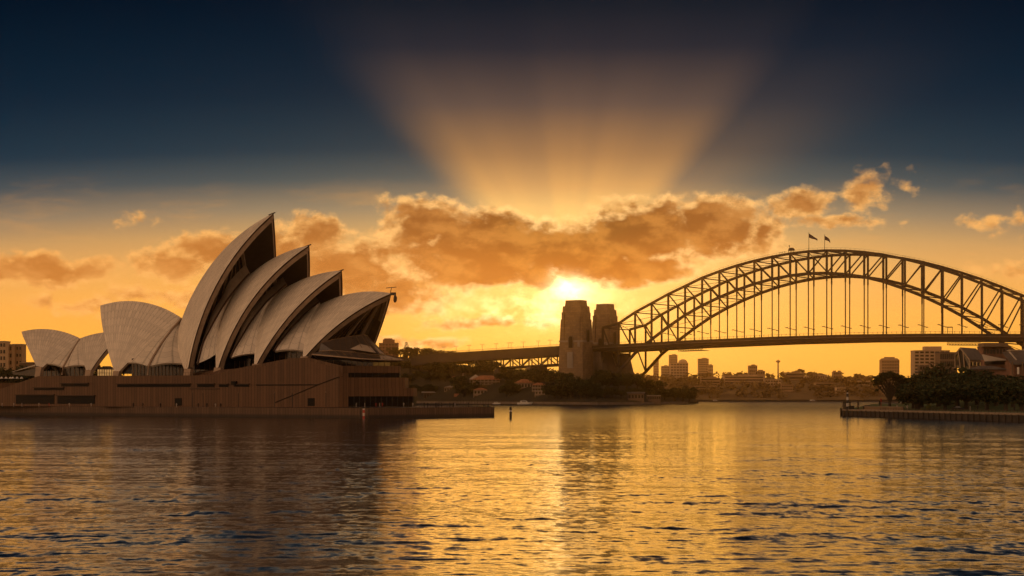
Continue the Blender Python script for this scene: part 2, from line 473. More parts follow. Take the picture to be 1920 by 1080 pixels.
M = dict(
    tiles=mat_tiles(),
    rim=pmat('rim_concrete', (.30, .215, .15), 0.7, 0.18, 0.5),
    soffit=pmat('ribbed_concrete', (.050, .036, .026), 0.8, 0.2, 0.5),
    louvre=pmat('louvre_shell_tiles', (.31, .235, .165), 0.55, 0.14, 0.35),
    glass=pmat('dark_topaz_glass', (.012, .010, .008), 0.16, 0.3, 0.3, spec=0.35),
    bronze=pmat('bronze_mullion', (.16, .10, .055), 0.4, 0.2, 1.0, metal=0.3),
    podium=mat_panels('podium_granite_panels', (.112, .057, .028), 1.25, var=0.4),
    seawall=mat_panels('sea_wall_panels', (.092, .052, .030), 1.25, tide=True, var=0.4),
    paving=pmat('promenade_paving', (.16, .12, .09), 0.6, 0.25, 0.4),
    joint=pmat('dark_joint_and_shadow', (.05, .022, .012), 0.8, 0.2, 0.8),  # dark tone of the rim groove and of the painted shadow line
    slot=pmat('shadowed_opening_glass', (.006, .005, .0045), 0.5, 0.3, 1.0, spec=0.1),  # near-black tone puts recess shade into flat openings
    steel=pmat('painted_grey_steel', (.020, .017, .015), 0.6, 0.3, 0.15, spec=0.25),
    roadsteel=pmat('deck_steel', (.026, .021, .018), 0.65, 0.3, 0.1, spec=0.25),
    stone=mat_stone(),
    stonedk=pmat('abutment_stone', (.13, .10, .075), 0.85, 0.3, 0.1),
    farground=pmat('haze_toned_hillside', (.20, .13, .055), 0.95, 0.3, 0.03),  # lightened and warmed: distance haze painted into the ground colour
    ground=pmat('grass_and_soil', (.026, .022, .011), 0.95, 0.4, 0.05),
    lawn=pmat('mown_lawn', (.05, .075, .02), 0.95, 0.35, 0.3),
    quay=pmat('quay_timber_and_stone', (.035, .028, .022), 0.8, 0.4, 0.5),
    quaycap=pmat('quay_edge_concrete', (.22, .17, .12), 0.8, 0.25, 0.4),
    leafdk=mat_leaf('fig_leaves', (.012, .018, .008), (.040, .052, .020)),
    leaf=mat_leaf('hill_leaves', (.020, .026, .010), (.065, .070, .026)),
    leafy=mat_leaf('shrub_leaves', (.06, .07, .015), (.14, .13, .035)),
    bark=pmat('bark', (.055, .042, .030), 0.9, 0.3, 1.5),
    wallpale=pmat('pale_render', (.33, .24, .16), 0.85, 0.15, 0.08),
    farpale=pmat('haze_toned_render', (.52, .36, .21), 0.85, 0.12, 0.05), fartan=pmat('haze_toned_brick', (.38, .245, .13), 0.85, 0.15, 0.05), fargrey=pmat('haze_toned_concrete', (.50, .35, .20), 0.85, 0.1, 0.05),  # golden distance haze painted in as paler, warmer walls
    farleaf=mat_leaf('haze_toned_leaves', (.13, .085, .032), (.25, .16, .06)),  # leaf tones carry painted haze
    walltan=pmat('tan_render', (.17, .115, .07), 0.85, 0.18, 0.08),
    wallbrick=pmat('brown_brick', (.19, .10, .065), 0.85, 0.25, 0.4),
    wallgrey=pmat('grey_concrete', (.24, .21, .18), 0.85, 0.18, 0.08),
    terracotta=pmat('terracotta_roof_tiles', (.34, .14, .065), 0.8, 0.25, 0.5),
    rooflight=pmat('pale_metal_roof', (.38, .32, .25), 0.45, 0.12, 0.2),
    roofdk=pmat('slate_roof', (.10, .085, .075), 0.6, 0.25, 0.3),
    window=pmat('window_glass', (.020, .018, .016), 0.12, 0.3, 0.6, spec=0.5),
    trim=pmat('cream_trim', (.42, .32, .22), 0.7, 0.12, 0.5),
    white=pmat('white_paint', (.72, .68, .62), 0.5, 0.08, 0.5),
    black=pmat('black_paint', (.012, .011, .010), 0.5, 0.2, 0.8),
    cloth=pmat('dark_clothing', (.020, .018, .018), 0.9, 0.3, 2.0),
    clothlt=pmat('pale_clothing', (.36, .30, .25), 0.9, 0.2, 2.0),
    clothred=pmat('red_clothing', (.25, .035, .025), 0.9, 0.2, 2.0),
    timber=pmat('weathered_timber', (.060, .045, .032), 0.85, 0.35, 0.8),
    flag=pmat('navy_flag_cloth', (.02, .02, .05), 0.8, 0.2, 1.0),
    skirtsheen=pmat('painted_sky_sheen', (.42, .33, .25), 0.35, 0.15, 0.4),  # light colour stands for sky reflected in the skirt glass
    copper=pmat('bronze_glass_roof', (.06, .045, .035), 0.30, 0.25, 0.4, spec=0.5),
)


# ------------------------------------------------------------------ water
def mat_water():
    m = bpy.data.materials.new('harbour_water'); m.use_nodes = True; t = m.node_tree; b = t.nodes['Principled BSDF']
    b.inputs['Base Color'].default_value = (.006, .010, .012, 1)
    b.inputs['IOR'].default_value = 1.33; b.inputs['Roughness'].default_value = 0.11
    b.inputs['Specular IOR Level'].default_value = 0.5
    tc = t.nodes.new('ShaderNodeTexCoord'); sp = t.nodes.new('ShaderNodeSeparateXYZ'); t.links.new(tc.outputs['Object'], sp.inputs[0])
    x, y = E(t, sp.outputs[0]), E(t, sp.outputs[1])
    def f(kx, ky, seed, det=3.0): return E(t, noise(t, vec(t, x * kx, y * ky, seed), 1.0, det, 0.62)) - 0.5
    gust = E(t, noise(t, vec(t, x * 0.005, y * 0.016, 9.0), 1.0, 3.0, 0.5)).ss(0.3, 0.7, 0.65, 1.2)
    sy = (f(1.3, .62, 0.0) * WAVE_A + f(.62, .17, 4.0) * WAVE_C + f(.30, .055, 6.0) * WAVE_D) * gust + 0.012
    sx = f(1.1, .5, 2.0) * 0.10 * gust
    rr_ = (x * x + y * y)._m('SQRT').ss(140.0, 1300.0, 0.10, 0.27)
    t.links.new(rr_.k, b.inputs['Roughness'])
    g = t.nodes.new('ShaderNodeNewGeometry')
    ad = t.nodes.new('ShaderNodeVectorMath'); ad.operation = 'ADD'; t.links.new(g.outputs['Normal'], ad.inputs[0]); t.links.new(vec(t, sx, sy, 0.0), ad.inputs[1])
    nm = t.nodes.new('ShaderNodeVectorMath'); nm.operation = 'NORMALIZE'; t.links.new(ad.outputs[0], nm.inputs[0])
    t.links.new(nm.outputs[0], b.inputs['Normal'])
    return m


WAVE_A, WAVE_C, WAVE_D, WAVE_S = 0.26, 0.12, 0.07, 0.0075


def make_water():
    ang = np.concatenate([np.radians(np.linspace(-180, -40, 29)[:-1]), np.radians(np.linspace(-40, -17.5, 46)[:-1]), np.radians(np.linspace(-17.5, 17.5, 701)[:-1]),
                          np.radians(np.linspace(17.5, 40, 46)[:-1]), np.radians(np.linspace(40, 180, 29))])
    dep = np.concatenate([np.linspace(700, 345, 40), np.linspace(344.4, 60, 470), np.linspace(59, 8, 70), np.linspace(7.5, 0.6, 24)])
    rad = FPX * CAMH / dep
    rad = np.concatenate([[1.0], rad])
    Rg, Ag = np.meshgrid(rad, ang, indexing='ij')
    X, Y = Rg * np.sin(Ag), Rg * np.cos(Ag)
    dr = np.gradient(rad)[:, None]; da = np.maximum(np.gradient(ang)[None, :], 0) * Rg
    Z = np.zeros_like(X)
    rg = np.random.default_rng(5)
    for i in range(84):
        lam = 0.9 * (75 / 0.9) ** rg.random()
        th = rg.normal() * 0.55 + 0.12
        kx, ky = 2 * PI / lam * math.sin(th), 2 * PI / lam * math.cos(th)
        w = np.clip(lam / (3.0 * np.maximum(dr, da * abs(math.sin(th)) + 1e-6)) - 0.5, 0, 1)
        ph = rg.random() * 6.283
        q = kx * X + ky * Y + ph
        grp = 0.6 + 0.55 * np.sin(kx * X * .13 + ky * Y * .09 + ph * 3) * np.cos(kx * Y * .11 - ky * X * .17 + ph * 5)
        Z += WAVE_S * min(1.25, (lam / 5.0) ** -0.38) * lam / (2 * PI) * w * grp * (np.sin(q) + 0.18 * np.cos(2 * q))
    nr, na = X.shape
    co = np.stack([X, Y, Z], -1).reshape(-1, 3).astype(np.float32)
    i, j = np.meshgrid(np.arange(nr - 1), np.arange(na - 1), indexing='ij')
    q = np.stack([i * na + j, i * na + j + 1, (i + 1) * na + j + 1, (i + 1) * na + j], -1).reshape(-1, 4)[:, ::-1]
    me = bpy.data.meshes.new('water'); me.vertices.add(len(co)); me.vertices.foreach_set('co', co.ravel())
    me.loops.add(q.size); me.polygons.add(len(q))
    me.loops.foreach_set('vertex_index', q.ravel().astype(np.int32))
    me.polygons.foreach_set('loop_start', np.arange(0, q.size, 4, dtype=np.int32)); me.polygons.foreach_set('loop_total', np.full(len(q), 4, dtype=np.int32))
    me.polygons.foreach_set('use_smooth', np.ones(len(q), dtype=bool))
    me.update(); me.materials.append(mat_water())
    ob = bpy.data.objects.new('water', me); COL.objects.link(ob); structure(ob)


make_water()


# ------------------------------------------------------------------ land
def terrain(name, st, depth, mat, rows=26, wall=1.8, rough=1.5, seed=1):
    """st: (bearing pixel, front distance, ridge height); returns a height function"""
    st = sorted(st); pxs = np.array([s[0] for s in st], float); yf = np.array([s[1] for s in st], float); zr = np.array([s[2] for s in st], float)
    n = int((pxs[-1] - pxs[0]) / 8) + 1; g = np.linspace(pxs[0], pxs[-1], n)
    def prof(u): return math.sin(min(u, 0.5) * PI) ** 1.15 if u < 0.5 else math.cos((u - 0.5) * PI * 0.9)
    def H(px, Y):
        f, r = np.interp(px, pxs, yf), np.interp(px, pxs, zr)
        u = (Y - f) / depth
        return 0 if u < 0 else wall + (r - wall) * prof(min(u, 1.0))
    rowsv = []
    rg = random.Random(seed)
    for k in range(rows + 1):
        u = k / rows; row = []
        for i, px in enumerate(g):
            f, r = np.interp(px, pxs, yf), np.interp(px, pxs, zr); Y = f + depth * u
            z = wall + (max(r, wall + .3) - wall) * prof(u) + (rg.uniform(-rough, rough) if k not in (0,) else 0) * min(1, u * 4)
            row.append((gx(px, Y), Y, z if 0 < i < n - 1 else -1))
        rowsv.append(row)
    fr = [(p[0], p[1], -1.5) for p in rowsv[0]]
    o = MB().grid([fr] + rowsv).build(name, mat, smooth=True); structure(o)
    return H


def shore_wall(name, st, z1, label, mat, thick=1.2, z0=-1.0):
    pts = [(gx(px, Y), Y - 0.6) for px, Y, _ in sorted(st)]
    fr = pts; bk = [(x, y + thick) for x, y in pts]
    mb = MB()
    for i in range(len(pts) - 1):
        a, b, c, d = fr[i], fr[i + 1], bk[i + 1], bk[i]
    rows = [[(x, y, z0) for x, y in fr], [(x, y, z1) for x, y in fr], [(x, y, z1) for x, y in bk]]
    u = [0]
    for i in range(1, len(fr)): u.append(u[-1] + math.hypot(fr[i][0] - fr[i - 1][0], fr[i][1] - fr[i - 1][1]))
    uv = [[(a, z) for a in u] for z in (z0, z1, z1 + thick)]
    o = mb.grid(rows, uv).build(name, mat)
    return tag(o, label, 'sea wall')


NS_OLD = [(600, 2050), (700, 1900), (800, 1760), (870, 1690), (950, 1600), (1040, 1520), (1120, 1465)]
NS = [(600, 2050, 52), (700, 1900, 52), (800, 1770, 46), (870, 1705, 38), (950, 1620, 28), (1040, 1525, 22), (1120, 1465, 18), (1200, 1500, 17), (1255, 1590, 11), (1290, 1670, 6), (1312, 1730, 1)]
H_north = terrain('north_shore', NS, 380, M['ground'], seed=3)
shore_wall('sea_wall', [s for s in NS if s[0] < 1312], 2.1, 'low stone sea wall along the wooded shore below the arch bridge', M['stonedk'])
FS = [(1080, 2500, 22), (1200, 2420, 30), (1300, 2380, 30), (1420, 2360, 33), (1520, 2350, 31), (1620, 2360, 28), (1700, 2400, 24), (1800, 2450, 24), (2060, 2500, 20)]
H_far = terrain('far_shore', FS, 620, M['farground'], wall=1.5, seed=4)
shore_wall('sea_wall', FS, 2.2, 'thin pale wall along the waterline of the far hazy shore', M['quay'])
WS = [(-420, 860, 6), (-200, 850, 7), (-60, 840, 8), (80, 840, 9), (240, 850, 8), (330, 880, 3)]
H_west = terrain('rear_shore', WS, 260, M['ground'], wall=3.0, rough=.4, seed=6)

# right-hand point: quay edge runs towards the viewer
QP = [(gx(1577, 668), 668), (gx(1640, 633), 633), (gx(1760, 573), 573), (gx(1920, 509), 509), (gx(2150, 440), 440)]


def quay_x(Y):
    ys = [q[1] for q in QP][::-1]; xs = [q[0] for q in QP][::-1]
    return float(np.interp(Y, ys, xs))


def H_point(x, y):
    d = x - quay_x(y) if y < 668 else x - QP[0][0] - (y - 668) * 0.22
    z = 2.35 + 11.0 * min(1, max(0, (d - 22) / 60)) ** 1.2 * min(1, max(0, (y - 600) / 180))
    return z


def make_point():
    rows = []
    for y in np.linspace(440, 1150, 60):
        x0 = quay_x(y) + 1.5 if y < 668 else QP[0][0] + 1.5 + (y - 668) * 0.22
        rows.append([(x0, y, -1.5)] + [(x0 + w, y, H_point(x0 + w, y)) for w in (0, 2, 5, 9, 14, 20, 26, 34, 44, 56, 70, 90, 130, 200, 320)])
    o = MB().grid(rows, flip=True).build('point_ground', M['lawn'], smooth=True); structure(o)
    # promenade strip of concrete behind the quay edge
    rows = [[(quay_x(y) + 1.2, y, 2.42), (quay_x(y) + 6.5, y, 2.44)] for y in np.linspace(442, 662, 30)]
    o = MB().grid(rows, flip=True).build('waterfront_path', M['quaycap']); structure(o)
    root = thing('quay_wall', 'dark timber faced quay wall with a pale concrete edge below the waterfront trees', 'quay wall', (QP[1][0], QP[1][1], 0))
    ys = np.linspace(668, 440, 40)
    fr = [(quay_x(y), y) for y in ys]
    mb = MB(); mb.loft([[(x, y, -1.5), (x + 1.3, y, -1.5), (x + 1.3, y, 1.85), (x, y, 1.85)] for x, y in fr]); mb.build('wall', M['quay'], root)
    mb = MB(); mb.loft([[(x - .25, y, 1.86), (x + 1.4, y, 1.86), (x + 1.4, y, 2.46), (x - .25, y, 2.46)] for x, y in fr]); mb.build('edge_beam', M['quaycap'], root)
    for i in range(46):
        y = 664 - i * 4.6; x = quay_x(y)
        MB().box((x - .28, y, .35), (.34, .4, 3.4)).build('fender_pile', M['timber'], root)


make_point()

# ------------------------------------------------------------------ opera house
PH = R(30)
D = Vector((math.cos(PH), -math.sin(PH), 0)); N = Vector((math.sin(PH), math.cos(PH), 0)); OO = Vector((-56.6, 610, 0))
def hall(px, py, off): return onplane(px, py, OO + N * off, N)
def hs(px, off):
    """distance along the podium of the bearing px on the plane at offset off"""
    return (hall(px, 700, off) - OO).dot(D)
def hp(s, off, z=0.0): return OO + D * s + N * off + Vector((0, 0, z))


def circum(P, B, F, r, inside):
    u, v = B - P, F - P; w = u.cross(v); a, b, ab = u.dot(u), v.dot(v), u.dot(v); dd = a * b - ab * ab
    cc = P + u * ((a * b - b * ab) / (2 * dd)) + v * ((a * b - a * ab) / (2 * dd))
    r = max(r, (cc - P).length * 1.001)
    k = math.sqrt(r * r - (cc - P).length_squared); w.normalize()
    return (cc + w * k if (w * k).dot(inside) > 0 else cc - w * k), r


def slerp(c, a, b, t):
    a, b = a - c, b - c; om = a.angle(b)
    return c + (a * math.sin((1 - t) * om) + b * math.sin(t * om)) / math.sin(om)


opera = thing('opera_house', 'opera house with white tiled sail shells on a brown granite podium by the water', 'opera house', tuple(hp(-60, 20, 3.7)))


def shell(P, B, F, r, moff, w, face, ribs, vcut=0.045, beam=2.3, glass=True, farcut=None):
    """one roof shell: two mirrored spherical triangles whose ribs fan out from the pedestal F"""
    P, B = hall(*P, moff), hall(*B, moff); F = hall(*F, moff - w)
    c, r = circum(P, B, F, r, N + Vector((0, 0, -.6)))
    m = c - N * (c - P).dot(N)
    Mo = OO + N * moff
    def mir(p): return p - N * (2 * (p - Mo).dot(N))
    nu, nv = 44, 30
    def clampm(p):
        k = (p - Mo).dot(N)
        return p - N * k if k > -0.02 else p
    vs = [vcut + (1 - vcut) * j / nv for j in range(nv + 1)]
    Q = [slerp(m, P, B, i / nu) for i in range(nu + 1)]
    rows = [[slerp(c, F, q, v) for v in vs] for q in Q]
    arc = (F - P).length
    uv = [[(i / nu * ribs, v * arc / 4.2) for v in vs] for i in range(nu + 1)]
    mb = MB(); mb.grid(rows, uv, flip=face < 0)
    fv = 0 if farcut is None else int(farcut * nv)
    mb.grid([[mir(p) for p in row[fv:]] for row in rows], [u_[fv:] for u_ in uv], flip=face > 0)
    so = mb.build('roof_shell', M['tiles'], opera, smooth=True)
    def inn(p, k): return clampm(c + (p - c) * ((r - k) / r))
    # inner lining
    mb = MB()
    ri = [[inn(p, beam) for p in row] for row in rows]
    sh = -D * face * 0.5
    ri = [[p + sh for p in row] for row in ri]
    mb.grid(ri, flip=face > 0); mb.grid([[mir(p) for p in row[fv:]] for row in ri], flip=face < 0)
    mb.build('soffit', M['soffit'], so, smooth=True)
    # rim beam: the thick mouth edge, set just behind the tile edge, with a proud inner rib
    for side in (0, 1):
        mb = MB(); prof = []
        for p in rows[0][fv if side else 0:]:
            a = inn(p, 0.85) + sh * 0.9; b = inn(p, beam) + sh * 0.9
            c1 = inn(p, beam) + sh * 4.0; d1 = inn(p, 0.85) + sh * 4.0
            ring = [a, b, c1, d1]
            prof.append([mir(q) for q in ring] if side else ring)
        mb.loft(prof)
        mb.build('rim_beam', M['rim'], so, smooth=False)
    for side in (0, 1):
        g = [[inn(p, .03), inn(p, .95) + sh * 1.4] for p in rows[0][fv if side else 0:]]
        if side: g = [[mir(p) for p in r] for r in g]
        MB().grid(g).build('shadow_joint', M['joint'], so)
    # lower edge beam along the ridge-side boundary of the fan
    e = [inn(p, 0.5) for p in rows[-1]][: int(nv * 0.8)]
    MB().path([p - D * face * 0.15 for p in e], 0.25, 0.6).build('edge_rib', M['rim'], so)
    if glass:
        jb = next(i for i in range(nu + 1) if (Q[i] - P).length > (17.0 if face > 0 and moff == 30 else 9.5))
        rim = [inn(p, beam + .35) for p in rows[jb]]
        far = [mir(p) for p in rim]
        g = [[a.lerp(b, k / 14) - D * face * (1.5 * math.sin(PI * k / 14)) for k in range(15)] for a, b in zip(rim, far)]
        go = MB().grid(g).build('glass_wall', M['glass'], opera, smooth=False)
        for k in (2, 4, 6, 8, 10):
            pts = [row[k] + D * face * 0.35 for row in g if row[k].z > F.z + 4]
            if len(pts) > 3: MB().path(pts[::2] + [pts[-1]], 0.32, 0.5).build('mullion', M['bronze'], go)
        k = 12
        pts = [row[k] + D * face * 1.0 for row in g if row[k].z > F.z + 4]
        MB().path(pts[::2] + [pts[-1]], 1.1, 0.9).build('inner_rib', M['rim'], go)
    # pedestal
    for q in (F, mir(F)) if farcut is None else (F,):
        base = q - Vector((0, 0, 0)); k = inn(rows[nu // 2][0], 0.8); k = k if q is F else mir(k)
        mb = MB(); zb = F.z - 2.5
        mb.loft([[(base.x + sx * 1.3 * D.x + sy * .9 * N.x, base.y + sx * 1.3 * D.y + sy * .9 * N.y, zb) for sx, sy in ((-1, -1), (1, -1), (1, 1), (-1, 1))],
                 [(k.x + sx * 1.5 * D.x + sy * .9 * N.x, k.y + sx * 1.5 * D.y + sy * .9 * N.y, k.z + .4) for sx, sy in ((-1, -1), (1, -1), (1, 1), (-1, 1))]])
        mb.build('pedestal', M['rim'], opera)
    return dict(P=P, B=B, F=F, c=c, r=r, m=m, mir=mir, rows=rows, moff=moff, w=w)


SA = shell((513, 400), (339.2, 602.5), (350.8, 704.3), 88.9, 30, 24.8, 1, 22)
SB = shell((580, 460), (446, 537), (405.4, 702), 72.6, 30, 24.4, 1, 16)
SCc = shell((641, 507), (511.5, 556), (476.5, 692), 75.8, 30, 24.0, 1, 16)
SD = shell((734, 550), (597.5, 572.5), (567, 675), 65.0, 30, 20.0, 1, 18, glass=False)
SE = shell((188, 573), (339.6, 595.5), (217, 704.0), 87.7, 30, 15.9, -1, 20, vcut=0.05)
SF = shell((40, 622), (152.3, 635.4), (72.5, 696.1), 67.0, 55, 18.4, -1, 18, vcut=0.09)
SG = shell((232, 623), (149.5, 634.6), (164.8, 703.4), 74.9, 55, 19.3, 1, 14, vcut=0.1, glass=False, farcut=0.62)


def curve(pts, offs, n=16):
    """photo bearings (px, py) laid on the hall planes at the given offsets, resampled"""
    P3 = [hall(px, py, o) for (px, py), o in zip(pts, offs)]
    L = [0]
    for a, b in zip(P3, P3[1:]): L.append(L[-1] + (b - a).length)
    out = []
    for i in range(n):
        d = L[-1] * i / (n - 1)
        k = max(j for j in range(len(L)) if L[j] <= d + 1e-6); k = min(k, len(P3) - 2)
        out.append(P3[k].lerp(P3[k + 1], (d - L[k]) / max(1e-6, L[k + 1] - L[k])))
    return out


def patch(name, a, b, mat, bulge, ribs, courses, thick=0.7):
    """a curved panel between two edge curves, with thickness"""
    n = len(a); kk = 10
    nrm = Vector((0, 0, 0))
    for i in range(n - 1): nrm += (a[i + 1] - a[i]).cross(b[i] - a[i])
    nrm.normalize()
    if nrm.y > 0: nrm = -nrm
    rows, uv = [], []
    for i in range(n):
        t = i / (n - 1)
        rows.append([a[i].lerp(b[i], k / kk) + nrm * bulge * 4 * (k / kk) * (1 - k / kk) * min(1, t * 2) for k in range(kk + 1)])
        uv.append([(k / kk * ribs + 0.5, t * courses) for k in range(kk + 1)])
    back = [[p - nrm * thick for p in r] for r in rows]
    mb = MB().grid(rows, uv); mb.grid(back, flip=True)
    mb.loft([[rows[-1][k], back[-1][k]] for k in range(kk + 1)], cap=False, closed=False)
    mb.loft([[rows[i][0], back[i][0]] for i in range(n)], cap=False, closed=False)
    mb.loft([[rows[i][-1], back[i][-1]] for i in range(n)], cap=False, closed=False)
    return mb.build(name, mat, opera, smooth=False)


def back_edge(S, t0, n, stop):
    """the fan's ridge-side edge from the ridge end down to fraction `stop`"""
    return [slerp(S['c'], S['B'], S['F'], t0 + (stop - t0) * i / (n - 1)) for i in range(n)]


# side shells between the two main shells: two panels meeting on a centre rib
apex_px = (340.5, 598)
cr = curve([apex_px, (322, 619), (303, 645), (287, 671), (279, 687)], [29, 23, 16, 9, 5])
ea = back_edge(SA, 0.0, 16, 0.80); ee = back_edge(SE, 0.0, 16, 0.80)
patch('side_shell', ee, cr, M['tiles'], 0.8, 2, 9)
patch('side_shell', cr, ea, M['tiles'], 0.8, 2, 9)
MB().path([p + Vector((0, -.35, .1)) for p in cr] + [hall(277, 703, 4.5)], .6, .7).build('centre_rib', M['rim'], opera)
cr = curve([(149.5, 637), (138, 655), (127, 674), (118.5, 689)], [54, 48, 42, 38.5])
eg = back_edge(SG, 0.0, 16, 0.80); ef = back_edge(SF, 0.0, 16, 0.80)
patch('side_shell', ef, cr, M['tiles'], 0.5, 2, 7)
patch('side_shell', cr, eg, M['tiles'], 0.5, 2, 7)
MB().path([p + Vector((0, -.3, .1)) for p in cr] + [hall(116.5, 703, 38)], .5, .6).build('centre_rib', M['rim'], opera)
# louvre shells that close the gaps between the stepped shells, and the side shells under them
for S, strip_l, strip_r, offs, stop in (
        (SB, [(460, 496), (447.4, 508.5), (429.6, 527.8), (415, 559), (403, 576.7), (391, 603), (380.7, 634), (374, 660), (369, 683)],
         [(468, 513), (452, 530), (438, 547.5), (426.7, 562), (411, 587), (397, 612), (384, 636), (378, 655), (371.5, 681)], [31, 29, 25.5, 21, 17.5, 14, 12.3, 10, 8], 0.80),
        (SCc, [(530, 519), (513, 536), (497, 551), (480, 571), (466, 590), (453, 612), (443, 636), (437, 653), (431, 671)],
         [(537, 533), (520, 548), (503, 563), (489, 580), (470, 605), (455, 630), (446, 645), (439, 657), (432.5, 671)], [31, 30, 27.5, 24.0, 19.3, 15.3, 13.3, 11.8, 9.5], 0.82),
        (SD, [(592, 556), (578, 568), (563, 582), (552, 596), (541, 611), (531, 625), (523, 638), (517, 648), (513, 658)],
         [(599, 566), (583, 579), (570, 591), (560, 601.7), (546, 616), (534, 631), (526, 642), (519, 651), (515, 658)], [31, 30, 28.5, 25.5, 22, 18.5, 16, 14, 11.5], 0.86)):
    l = curve(strip_l, offs); rr = curve(strip_r, [o - 1.8 for o in offs])
    patch('louvre_shell', l, rr, M['louvre'], 0.3, 1, 1, 0.5)
    MB().path([p + Vector((-.1, -.25, 0)) for p in rr], .35, .5).build('shadow_line', M['joint'], opera)  # thin dark strip paints the shadow line beside the louvre shell
    be = back_edge(S, 0.0, 16, stop)
    k0 = 3
    patch('side_shell', rr, be, M['tiles'], 0.6, 3, 9)
# dark glass under the shells, at podium level
def wall_strip(name, px0, px1, off, z0, z1, mat, n=12):
    pl = [hp(hs(px0 + (px1 - px0) * i / n, off), off) for i in range(n + 1)]
    mb = MB(); mb.loft([[(p.x, p.y, z0), (p.x, p.y, z1), (p.x + N.x * .4, p.y + N.y * .4, z1), (p.x + N.x * .4, p.y + N.y * .4, z0)] for p in pl])
    return mb.build(name, mat, opera)


def rail_bars(px0, px1, off, z, n, par):
    for i in range(n + 1):
        p = hp(hs(px0 + (px1 - px0) * i / n, off), off)
        MB().box((p.x, p.y, z), (.18, .18, 5.0), -PH).build('mullion', M['bronze'], par)


g = wall_strip('glass_wall', 247, 352, 15, 13.5, 21.0, M['glass']); rail_bars(250, 350, 14.9, 16.5, 15, g)
g = wall_strip('glass_wall', 352, 470, 14, 13.5, 21.5, M['glass']); rail_bars(356, 468, 13.9, 17, 12, g)
g = wall_strip('glass_wall', 470, 580, 15, 15.5, 23.5, M['glass']); rail_bars(474, 576, 14.9, 19.5, 10, g)
g = wall_strip('glass_wall', 66, 168, 44, 13.0, 20.5, M['glass']); rail_bars(70, 166, 43.9, 16.5, 11, g)

# northern foyer: glass hung from the last shell, flaring out into a skirt
def sk(px, py, off): return hall(px, py, off)
Tt = [sk(602, 643, 7), sk(625, 637, 12), sk(655, 631.5, 16), sk(683, 628.2, 20), sk(690, 631, 30)]
Mm = [sk(598, 659, 5), sk(625, 657.5, 4), sk(660, 660.5, 5), sk(712, 667, 12), sk(722, 665, 29)]
Ee = [sk(585, 663.5, 5), sk(636, 668, 0.5), sk(675, 671.5, 1), sk(714, 673.5, 9), sk(755.5, 674, 29)]
def mirh(p, mo=30): q = p - (OO + N * mo); return p - N * (2 * q.dot(N))
FAR = {0: [(690, 632, 37), (686, 633, 44), (676, 636, 50)], 1: [(722, 666, 37), (714, 666, 46), (695, 665, 53)], 2: [(754.5, 675, 36), (742, 675, 48), (705, 674, 56)]}
FARP = [[sk(*q) for q in FAR[i]] for i in range(3)]
full = lambda L: L + FARP[0 if L is Tt else 1 if L is Mm else 2]
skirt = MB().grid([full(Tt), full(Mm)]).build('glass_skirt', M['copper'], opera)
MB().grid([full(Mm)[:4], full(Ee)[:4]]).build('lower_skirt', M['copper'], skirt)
MB().grid([full(Mm)[3:], full(Ee)[3:]]).build('skirt_tip', M['skirtsheen'], skirt)  # the tip's pale colour paints reflected sky
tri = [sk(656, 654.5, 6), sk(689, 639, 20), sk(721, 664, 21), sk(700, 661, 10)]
MB().add([p + Vector((0, -.25, .05)) for p in tri], [[0, 1, 2, 3]]).add([p + Vector((0, -.1, 0)) for p in tri], [[3, 2, 1, 0]]).build('sheen_patch', M['skirtsheen'], skirt)  # pale patch paints sky light reflected by the glazing
ev = full(Ee)
MB().path([p + Vector((0, 0, -.15)) for p in ev], .35, .4).build('eave_edge', M['rim'], skirt)
MB().path([p + Vector((0, -.1, .1)) for p in full(Mm)], .22, .22).build('glazing_bar', M['bronze'], skirt)
MB().path([p + Vector((0, -.1, .1)) for p in full(Tt)], .22, .22).build('glazing_bar', M['bronze'], skirt)
for k in range(1, 20):
    a, b, c = full(Tt), full(Mm), full(Ee)
    i = k * 7 / 20; j = int(i); f = i - j
    lp = lambda L: L[j].lerp(L[min(j + 1, 7)], f)
    MB().path([lp(a) + Vector((0, -.05, .12)), lp(b) + Vector((0, -.05, .12)), lp(c) + Vector((0, -.05, .12))], .15, .15).build('glazing_bar', M['bronze'], skirt)
# soffit under the eave and the foyer windows below it
ins = [p + (sk(650, 675, 30) - p) * 0.22 for p in ev]
MB().grid([[p + Vector((0, 0, -.35)) for p in ev], [Vector((p.x, p.y, min(q.z, 20.3) - .9)) for p, q in zip(ins, ev)]]).build('eave_soffit', M['soffit'], skirt)
gw = MB().grid([[Vector((p.x, p.y, 19.6)) for p in ins], [Vector((p.x, p.y, 16.6)) for p in ins]]).build('foyer_window', M['glass'], opera)
for j in range(7):
    for f in (0.0, .33, .66):
        p = ins[j].lerp(ins[j + 1], f); MB().box((p.x, p.y, 18.1), (.14, .14, 3.0)).build('mullion', M['bronze'], gw)
# upper foyer glass between the rim and the skirt
rimD = [SD['c'] + (p - SD['c']) * ((SD['r'] - 2.1) / SD['r']) - D * 3.2 for p in SD['rows'][0]]
gD = [[a.lerp(SD['mir'](a), k / 14) - D * 1.5 * math.sin(PI * k / 14) for k in range(15)] for a in rimD]
go = MB().grid(gD).build('glass_wall', M['glass'], opera)
for k in (1, 2, 3, 4, 5, 6, 8, 9):
    pts = [row[k] + D * .35 for row in gD if row[k].z > 22]
    MB().path(pts[::2] + [pts[-1]], .28, .4).build('mullion', M['bronze'], go)
pts = [row[11] + D * .9 for row in gD if row[11].z > 22]
MB().path(pts[::2] + [pts[-1]], 1.2, .9).build('inner_rib', M['rim'], go)
pts = [row[7] + D * .9 for row in gD if row[7].z > 22]
MB().path(pts[::2] + [pts[-1]], .8, .7).build('inner_rib', M['rim'], go)

